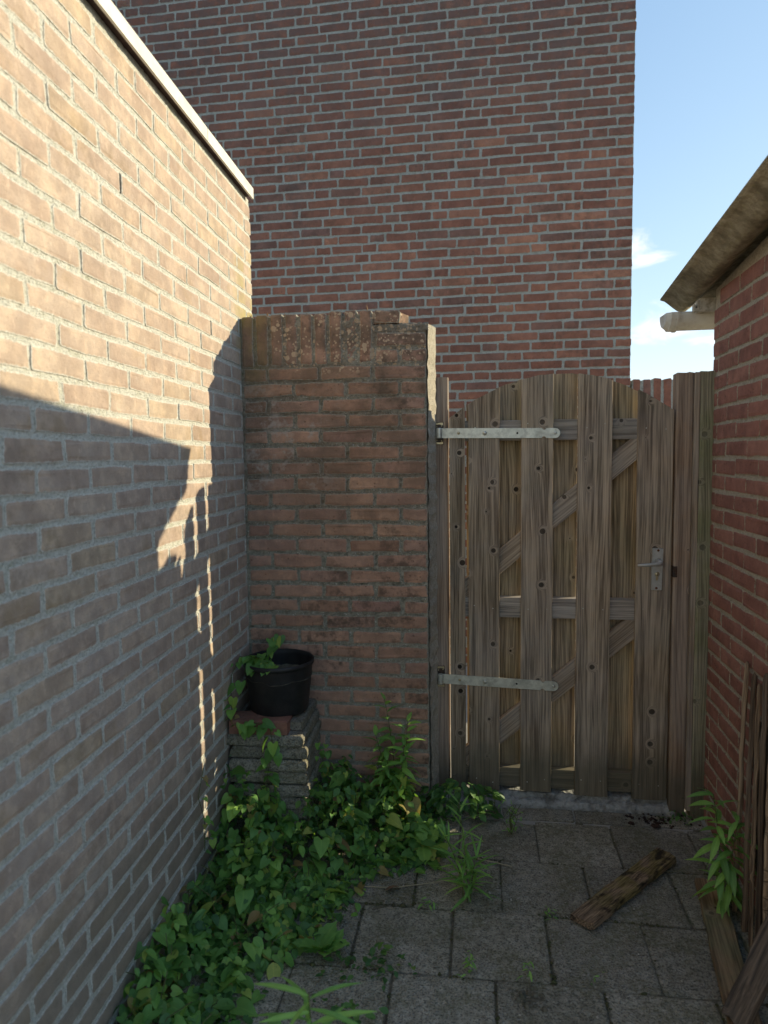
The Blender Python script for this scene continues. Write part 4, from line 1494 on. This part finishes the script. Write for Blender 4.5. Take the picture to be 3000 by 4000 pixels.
def sprig(name, base, label, stems_, kind_, tpl, mat, n_per, size, cat='weed', droop=(-0.2, 0.35), top_up=0.7, group=None, spiral=2.4, start=0.15, taper=0.5):
    """upright weed: stems_ list of (dx, dy, h, bend) ; leaves spiral up each stem, each leaf an object"""
    o = tag(empty(name, base), label, cat, group)
    for (dx, dy, h, ox, oy) in stems_:
        path = []
        for k in range(7):
            s = k / 6
            path.append(Vector((ox + dx * s * s, oy + dy * s * s, h * s)))
        place('stalk', mesh('stalk', *tube([tuple(p) for p in path], [0.0028 - 0.0016 * k / 6 for k in range(7)], 6), 'stem'), o)
        for k in range(n_per):
            s = start + (1 - start) * (k + 0.5) / n_per
            i = min(5, int(s * 6))
            p = path[i].lerp(path[i + 1], s * 6 - i)
            az = k * spiral + rng.normal(0, 0.25)
            sz = size * (1 - taper * s) * rng.uniform(0.8, 1.15)
            pit = rng.normal(droop[0] + (top_up - droop[0]) * max(0, s - 0.6) / 0.4, droop[1] * 0.5)
            leaf_obj(kind_, tpl, mat, o, leaf_mtx(p, az, pit, rng.normal(0, 0.25), sz))
    return o


# willowherb against the stub wall
sprig('willowherb', (-0.245, 2.715, 0), 'tall leafy weed growing against the short weathered wall', [(-0.045, -0.01, 0.52, 0.0, 0.0), (0.02, -0.03, 0.44, 0.03, 0.0), (-0.05, -0.02, 0.38, -0.03, -0.02), (0.03, -0.05, 0.36, 0.01, -0.03), (-0.02, -0.05, 0.30, -0.01, -0.04)],
      'ovate', leaf_template([(0.015, 0.0), (0.10, 0.15), (0.15, 0.34), (0.14, 0.55), (0.09, 0.76), (0.04, 0.9), (0.003, 1.0)], [0, 0.15, 0.34, 0.55, 0.76, 0.9, 1.0], 0.3, 0.3), 'weed_leaf', 22, 0.098, start=0.3, taper=0.35)
# nettle bush at the foot of the gate
nb = tag(empty('nettle_bush', (0.055, 2.795, 0)), 'low dark nettle bush at the foot of the gate below the hinge side', 'bush')
for k in range(210):
    a, r_ = rng.uniform(0, 2 * math.pi), math.sqrt(rng.random())
    x, y = -0.045 + 0.165 * r_ * math.cos(a), -0.03 + 0.06 * r_ * math.sin(a)
    z = 0.02 + (0.15 - 0.06 * r_) * rng.random() ** 0.6
    leaf_obj('tooth', TOOTH, 'dark_leaf', nb, leaf_mtx((x, y, z), math.atan2(y - 0.01, x + 0.03) - math.pi / 2 + rng.normal(0, 0.5), rng.normal(-0.3, 0.35), rng.normal(0, 0.3), rng.uniform(0.024, 0.044)))
place('stalk', mesh('stalk', *merge([tube([(x, 0, 0), (x + rng.normal(0, 0.02), rng.normal(0, 0.02), 0.11)], 0.0018, 5) for x in np.linspace(-0.15, 0.1, 9)]), 'stem'), nb)
# fleabane leaning over the paving
sprig('fleabane', (0.035, 2.215, 0), 'slender weed with pale narrow leaves leaning over the paving by the leaf carpet', [(-0.03, 0.10, 0.30, 0.0, 0.0), (-0.06, 0.03, 0.20, -0.015, 0.02), (0.02, 0.03, 0.14, 0.01, 0.01)],
      'narrow', NARROW, 'weed_leaf', 30, 0.100, droop=(0.25, 0.5), top_up=0.8, taper=0.25)
# kerb plant
kb = tag(empty('yellow_tuft', (0.215, 2.650, 0)), 'small yellow green flowering tuft by the kerb before the gate', 'weed')
place('stalk', mesh('stalk', *merge([tube([(0, 0, 0), (rng.normal(0, 0.012), rng.normal(0, 0.01), 0.06), (rng.normal(0, 0.02), rng.normal(0, 0.02), 0.10 + 0.03 * rng.random())], 0.0013, 5) for _ in range(9)]), 'stem'), kb)
for k in range(70):
    leaf_obj('ovate', OVATE, 'weed_leaf', kb, leaf_mtx((rng.normal(0, 0.018), rng.normal(0, 0.018), 0.015 + 0.11 * rng.random()), rng.uniform(0, 6.28), rng.normal(0.1, 0.5), 0, rng.uniform(0.010, 0.022)))
# weed at the right, in front of the leaning slats
sprig('broad_weed', (0.853, 2.215, 0), 'tall weed with long drooping leaves in front of the leaning slats', [(-0.01, 0.07, 0.375, 0.0, 0.0), (0.04, 0.03, 0.31, 0.015, 0.0)],
      'broad', leaf_template([(0.012, 0.0), (0.06, 0.12), (0.115, 0.34), (0.12, 0.55), (0.085, 0.76), (0.04, 0.9), (0.003, 1.0)], [0, 0.12, 0.34, 0.55, 0.76, 0.9, 1.0], 0.25, 0.55), 'weed_leaf', 36, 0.088, droop=(-0.15, 0.6), top_up=0.75, taper=0.1)
# rosette close to the lens
sprig('foreground_weed', (-0.272, 1.215, 0), 'blurred star shaped weed top nearest the camera at the bottom', [(-0.005, -0.03, 0.50, 0.0, 0.0)],
      'narrow', NARROW, 'weed_leaf', 20, 0.125, droop=(0.0, 0.25), top_up=0.12, start=0.72, taper=0.1)
# small weeds in the joints
for i, (x, y, n_, lab) in enumerate(((-0.098, 2.185, 14, 'sprouting weed in a paver joint right of the leaf carpet'), (0.031, 1.893, 26, 'bushy little weed in the joint in the lower middle'),
                                     (0.197, 1.880, 9, 'thin seedling beside a dark soil patch in the paving'), (0.305, 2.165, 12, 'tiny weed touching the end of the rotten plank'),
                                     (-0.268, 1.885, 60, 'clover patch along the joint at the edge of the leaf carpet'), (-0.29, 1.70, 30, 'low clover tuft in the joint in the lower left paving'),
                                     (0.905, 2.800, 26, 'dark little weeds under the green wall post'), (0.40, 1.885, 4, 'single moss sprout in the paving joint at lower right'))):
    o = tag(empty('joint_weed', (x, y, 0)), lab, 'weed', 'weeds in the paving joints')
    spread_ = (0.07, 0.035) if n_ > 40 else (0.045, 0.02) if i in (5, 6) else (0.010, 0.010)
    hh = 0.055 if i in (1, 2) else 0.035
    for k in range(n_):
        leaf_obj('ovate', OVATE, 'dark_leaf' if i in (4, 5, 6) else 'weed_leaf', o, leaf_mtx((rng.normal(0, spread_[0]), rng.normal(0, spread_[1]), 0.003 + hh * rng.random()), rng.uniform(0, 6.28), rng.normal(0.1, 0.45), rng.normal(0, 0.3), rng.uniform(0.012, 0.03)))
# dock leaves at the edge of the carpet
dk = tag(empty('dock_plant', (-0.405, 1.945, 0)), 'dock plant with upright toothed yellowish leaves at the carpet edge', 'weed')
for k in range(9):
    leaf_obj('tooth', TOOTH, 'weed_leaf', dk, leaf_mtx((rng.normal(0, 0.015), rng.normal(0, 0.01), 0.005), rng.uniform(0, 6.28), rng.uniform(0.5, 1.1), 0, rng.uniform(0.06, 0.10)))
sw = tag(empty('sow_thistle', (-0.12, 2.47, 0)), 'pale lobed thistle leaves at the edge of the carpet near the gate', 'weed')
for k in range(16):
    leaf_obj('tooth', TOOTH, 'bindweed', sw, leaf_mtx((rng.normal(0, 0.02), rng.normal(0, 0.02), 0.02 + 0.04 * rng.random()), rng.uniform(0, 6.28), rng.normal(0.1, 0.35), 0, rng.uniform(0.05, 0.085)))

# vine in and down from the pot
vine = tag(empty('potted_vine', (PX, PY, PZ + 0.15)), 'bindweed vine growing from the black pot and trailing over the tiles', 'vine')
vpaths = [[(-0.05, -0.02, 0.0), (-0.09, -0.03, 0.06), (-0.145, -0.05, 0.085), (-0.165, -0.10, 0.02), (-0.155, -0.14, -0.06), (-0.15, -0.15, -0.12), (-0.12, -0.165, -0.155), (-0.075, -0.18, -0.14)],
          [(-0.03, 0.0, 0.0), (-0.06, 0.02, 0.07), (-0.04, 0.06, 0.11), (-0.02, 0.09, 0.135)],
          [(-0.04, -0.03, 0.0), (-0.05, -0.06, 0.06), (-0.02, -0.08, 0.065), (0.02, -0.07, 0.05)],
          [(-0.06, -0.05, 0.02), (-0.07, -0.09, 0.06), (-0.03, -0.10, 0.062), (0.03, -0.10, 0.05)], [(-0.09, 0.0, 0.02), (-0.10, -0.04, 0.075), (-0.07, -0.07, 0.085)],
          [(-0.075, -0.175, -0.14), (-0.03, -0.175, -0.135), (0.005, -0.175, -0.15), (0.018, -0.185, -0.215), (0.005, -0.19, -0.29), (-0.01, -0.195, -0.36), (0.0, -0.20, -0.43), (0.01, -0.21, -0.48)]]
for path in vpaths:
    place('stalk', mesh('stalk', *tube(path, 0.0016, 5), 'stem'), vine)
    n_ = max(9, int(len(path) * 3.2))
    for k in range(n_):
        s = (k + 0.6) / n_ * (len(path) - 1)
        i = min(len(path) - 2, int(s))
        p = Vector(path[i]).lerp(Vector(path[i + 1]), s - i)
        p += Vector((rng.normal(0, 0.012), rng.normal(0, 0.010) - 0.006, rng.normal(0, 0.008)))
        leaf_obj('heart', HEART, 'bindweed', vine, leaf_mtx(p, rng.normal(math.pi, 0.8), rng.normal(-0.55, 0.4), rng.normal(0, 0.3), rng.uniform(0.026, 0.055)))
# little climber on the pale wall
cl_ = tag(empty('wall_climber', (-0.862, 2.18, 0.16)), 'thin bindweed shoot climbing the pale wall above the leaf carpet', 'vine')
place('stalk', mesh('stalk', *tube([(0, 0, 0), (0, 0.01, 0.10), (-0.008, -0.02, 0.20), (-0.006, 0.03, 0.28)], 0.0014, 5), 'stem'), cl_)
for k in range(13):
    leaf_obj('heart', HEART, 'bindweed', cl_, leaf_mtx((0.006 + 0.01 * rng.random(), rng.normal(0.0, 0.02), 0.28 * rng.random()), rng.normal(-math.pi / 2, 0.6), rng.normal(-0.4, 0.4), 0, rng.uniform(0.018, 0.032)))

# ================================================================== LOOSE TIMBER
def between(p0, p1, face):
    """matrix with local z from p0 to p1 and local -y turned towards `face`"""
    p0, p1 = Vector(p0), Vector(p1)
    z = (p1 - p0).normalized()
    y = -(Vector(face) - z * Vector(face).dot(z)).normalized()
    x = y.cross(z)
    return Matrix(((x.x, y.x, z.x, p0.x), (x.y, y.y, z.y, p0.y), (x.z, y.z, z.z, p0.z), (0, 0, 0, 1))), (p1 - p0).length


def rough_plank(w_, t_, L, nw=7, nl=16, end=0.012, wob=0.0022):
    v, f = plank_geo(w_, t_, L, nw=nw, nl=nl, ch=0.003, jit=0.0022, wander=wob)
    out = []
    for (x, y, z) in v:
        if z > L - 0.02 or z < 0.02:
            k = math.sin(x * 310 + 2) * 0.5 + math.sin(x * 130) * 0.5
            z += (end * k if z > L - 0.02 else -end * k) * 0.7
        out.append((x, y, z))
    return out, f


def timber(name, p0, p1, face, w_, t_, mat, label, cat, **kw):
    mx, L = between(p0, p1, face)
    v, f = rough_plank(w_, t_, L, **kw)
    o = place(name, mesh(name, v, f, mat), None)
    o.matrix_world = mx
    return tag(o, label, cat)


timber('rotten_plank', (0.395, 2.118, 0.034), (0.765, 2.510, 0.036), (0, 0, 1), 0.078, 0.024, 'rotten_wood', 'short rotten brown plank lying diagonally on the paving', 'plank', end=0.016)
timber('mossy_plank', (0.862, 2.372, 0.026), (0.735, 1.730, 0.028), (0, 0, 1), 0.082, 0.020, 'mossy_wood', 'mossy plank lying flat along the foot of the leaning slats', 'plank')
timber('dark_beam', (0.700, 1.735, 0.045), (0.965, 1.900, 0.400), (-0.6, -0.6, 0.6), 0.062, 0.045, 'slat_wood', 'dark brown beam leaning from the ground across the slats', 'beam')
sl_def = [
          ((0.902, 2.242, 0.0), (0.961, 2.348, 0.795), 0.014, 0.014, 'raw_slat_wood', 'leftmost leaning lath with a pale split edge against the shed'),
          ((0.893, 2.144, 0.0), (0.957, 2.28, 0.778), 0.016, 0.014, 'slat_wood', 'second leaning lath from the left, thin and dark brown'),
          ((0.884, 2.075, 0.0), (0.954, 2.233, 0.76), 0.013, 0.014, 'raw_slat_wood', 'third leaning lath from the left, raw tan wood'),
          ((0.878, 2.011, 0.0), (0.951, 2.183, 0.81), 0.016, 0.014, 'slat_wood', 'fourth leaning lath from the left, dark and broken'),
          ((0.868, 1.94, 0.0), (0.949, 2.135, 0.81), 0.014, 0.014, 'raw_slat_wood', 'fifth leaning lath from the left, orange brown'),
          ((0.865, 1.893, 0.0), (0.946, 2.088, 0.794), 0.016, 0.014, 'slat_wood', 'sixth leaning lath from the left behind the dark beam'),
          ((0.853, 1.822, 0.0), (0.943, 2.043, 0.818), 0.018, 0.014, 'raw_slat_wood', 'rightmost leaning lath cut by the picture edge'),
]
for (a, b, w_, t_, mt, lab) in sl_def:
    o = timber('broken_lath', a, b, (-0.55, -0.85, 0.15), w_, t_, mt, lab, 'lath', end=0.03, wob=0.0025)
    o['group'] = 'broken laths leaning on the shed'
timber('gap_shade_board', (0.944, 2.00, 0.0), (0.951, 2.10, 0.66), (-1.0, 0.055, 0.01), 0.40, 0.010, 'gap_shade_wood', 'black board added behind the leaning laths to paint their gap shade', 'board', end=0.006)  # sheet added to paint the shadow in the gaps between the laths

# ================================================================== SMALL LITTER
def clod(name, x, y, r_, mat, label, cat, flat_=0.5):
    v, f = lathe([(0.0001, -0.2), (0.7, -0.15), (1.0, 0.15), (0.75, 0.6), (0.0001, 0.8)], 9)
    v = [(a * r_ * rng.uniform(0.75, 1.2), b * r_ * rng.uniform(0.75, 1.2), c * r_ * flat_ * rng.uniform(0.8, 1.2)) for a, b, c in v]
    return tag(place(name, mesh(name, v, f, mat), None, (x, y, 0.002), (0, 0, rng.uniform(0, 6))), label, cat)


clod('soil_clod', 0.705, 2.765, 0.014, 'debris', 'dark clod of soil on the kerb before the gate corner', 'soil clod')
clod('soil_clod', 0.795, 2.752, 0.019, 'debris', 'larger dark clod of soil beside the latch post foot', 'soil clod')
parts = []
for k in range(90):
    x, y = rng.normal(0.80, 0.07), rng.normal(2.80, 0.030)
    r_ = abs(rng.normal(0.0025, 0.002)) + 0.001
    v, f = box(-r_, r_, -r_ * 0.7, r_ * 0.7, 0, r_ * 0.7)
    a = rng.uniform(0, 3)
    parts.append(([(x + p * math.cos(a) - q * math.sin(a), y + p * math.sin(a) + q * math.cos(a), 0.002 + h_) for p, q, h_ in v], f))
tag(place('leaf_litter', mesh('leaf_litter', *merge(parts), 'debris')), 'brown crumbs and litter swept against the latch post', 'litter', kind='stuff')
parts = []
for k in range(70):
    x, y = rng.normal(0.195, 0.022), rng.normal(1.815, 0.02)
    r_ = abs(rng.normal(0.0035, 0.002)) + 0.0015
    v, f = lathe([(0.0001, 0.0), (1.0, 0.2), (0.7, 0.8), (0.0001, 1.0)], 6)
    parts.append(([(x + p * r_ * rng.uniform(.7, 1.3), y + q * r_ * rng.uniform(.7, 1.3), 0.001 + h_ * r_) for p, q, h_ in v], f))
tag(place('soil_crumbs', mesh('soil_crumbs', *merge(parts), 'soil')), 'dark crumbs of soil around the seedling in the paving', 'litter', kind='stuff')
tag(place('straw', mesh('straw', *tube([(0.075, 2.452, 0.012), (0.14, 2.44, 0.008), (0.20, 2.425, 0.004)], 0.0022, 5), 'straw')), 'pale dry straw lying right of the slender weed', 'straw')
tag(place('twig', mesh('twig', *tube([(-0.34, 2.262, 0.006), (-0.22, 2.262, 0.008), (-0.10, 2.30, 0.006), (0.0, 2.33, 0.010)], 0.0017, 5), 'straw')), 'thin dry twig lying across the pavers beside the carpet', 'twig')
dl = place('fallen_leaf', mesh('fallen_leaf', *[TOOTH[0], TOOTH[1]], 'dry_leaf'), None)
dl.matrix_world = leaf_mtx((-0.20, 2.262, 0.012), 2.0, 0.2, 0.4, 0.055)
tag(dl, 'curled brown dry leaf lying on the twig', 'leaf')
dl = place('fallen_leaf', mesh('fallen_leaf', *[OVATE[0], OVATE[1]], 'weed_leaf'), None)
dl.matrix_world = leaf_mtx((-0.325, 2.205, 0.008), 0.4, 0.05, 0.2, 0.045)
tag(dl, 'single yellowish green leaf lying below the twig', 'leaf')
dl = place('fallen_leaf', mesh('fallen_leaf', *[HEART[0], HEART[1]], 'weed_leaf'), None)
dl.matrix_world = leaf_mtx((-0.50, 1.66, 0.012), -1.9, 0.05, 0.2, 0.05)
tag(dl, 'single fresh green leaf lying on the paving at lower left', 'leaf')

# moss cushions and grit along the paving joints
V, Fc, E_, RN, n = [], [], [], [], 0
gritp = []
tv0, tf0 = lathe([(0.0001, -0.3), (1.0, 0.0), (0.75, 0.55), (0.0001, 0.8)], 6)
tv0 = np.array(tv0)
PM = np.array(pave.matrix_world)
moss = []
for r in range(1, 8):
    yj = 2.768 - pitch * r
    for k in range(230):
        x = rng.uniform(-0.6, 0.95)
        if math.sin(x * 9 + r * 2.1) + math.sin(x * 23 + r) + rng.normal(0, 0.5) < 0.35:
            continue
        moss.append((x, yj + rng.normal(0, 0.003), abs(rng.normal(0, 0.0028)) + 0.0015))
    for m_ in range(-3, 5):
        xj = phase[r] + pitch * m_
        for k in range(26):
            if rng.random() < 0.45 + 0.3 * math.sin(m_ * 3 + r):
                moss.append((xj + rng.normal(0, 0.003), yj - rng.uniform(0, pitch), abs(rng.normal(0, 0.0026)) + 0.0012))
parts = []
ca, sa = math.cos(PROT), math.sin(PROT)
for (x, y, r_) in moss:
    X, Y = x * ca - y * sa, x * sa + y * ca
    q = tv0 * np.array([r_ * rng.uniform(.8, 1.8), r_ * rng.uniform(.8, 1.6), r_ * rng.uniform(.6, 1.1)]) + np.array([X, Y, -0.0015])
    parts.append((q.tolist(), tf0))
tag(place('joint_moss', mesh('joint_moss', *merge(parts), 'moss', smooth=True)), 'dark green moss and dirt filling the joints between the pavers', 'moss', kind='stuff')
parts = []
for k in range(420):
    x, y = rng.uniform(-0.5, 0.95), rng.uniform(1.5, 2.8)
    r_ = abs(rng.normal(0, 0.0013)) + 0.0007
    q = tv0 * np.array([r_ * rng.uniform(.8, 1.8), r_ * rng.uniform(.8, 1.8), r_]) + np.array([x, y, 0.003])
    parts.append((q.tolist(), tf0))
tag(place('grit', mesh('grit', *merge(parts), 'grit')), 'fine pale grit and crumbs strewn over the paving', 'grit', kind='stuff')

# ------------------------------------------------------------------ render settings
scene.render.engine = 'CYCLES'
scene.cycles.use_denoising = True
scene.cycles.max_bounces = 8
scene.cycles.diffuse_bounces = 5
scene.cycles.sample_clamp_indirect = 6.0
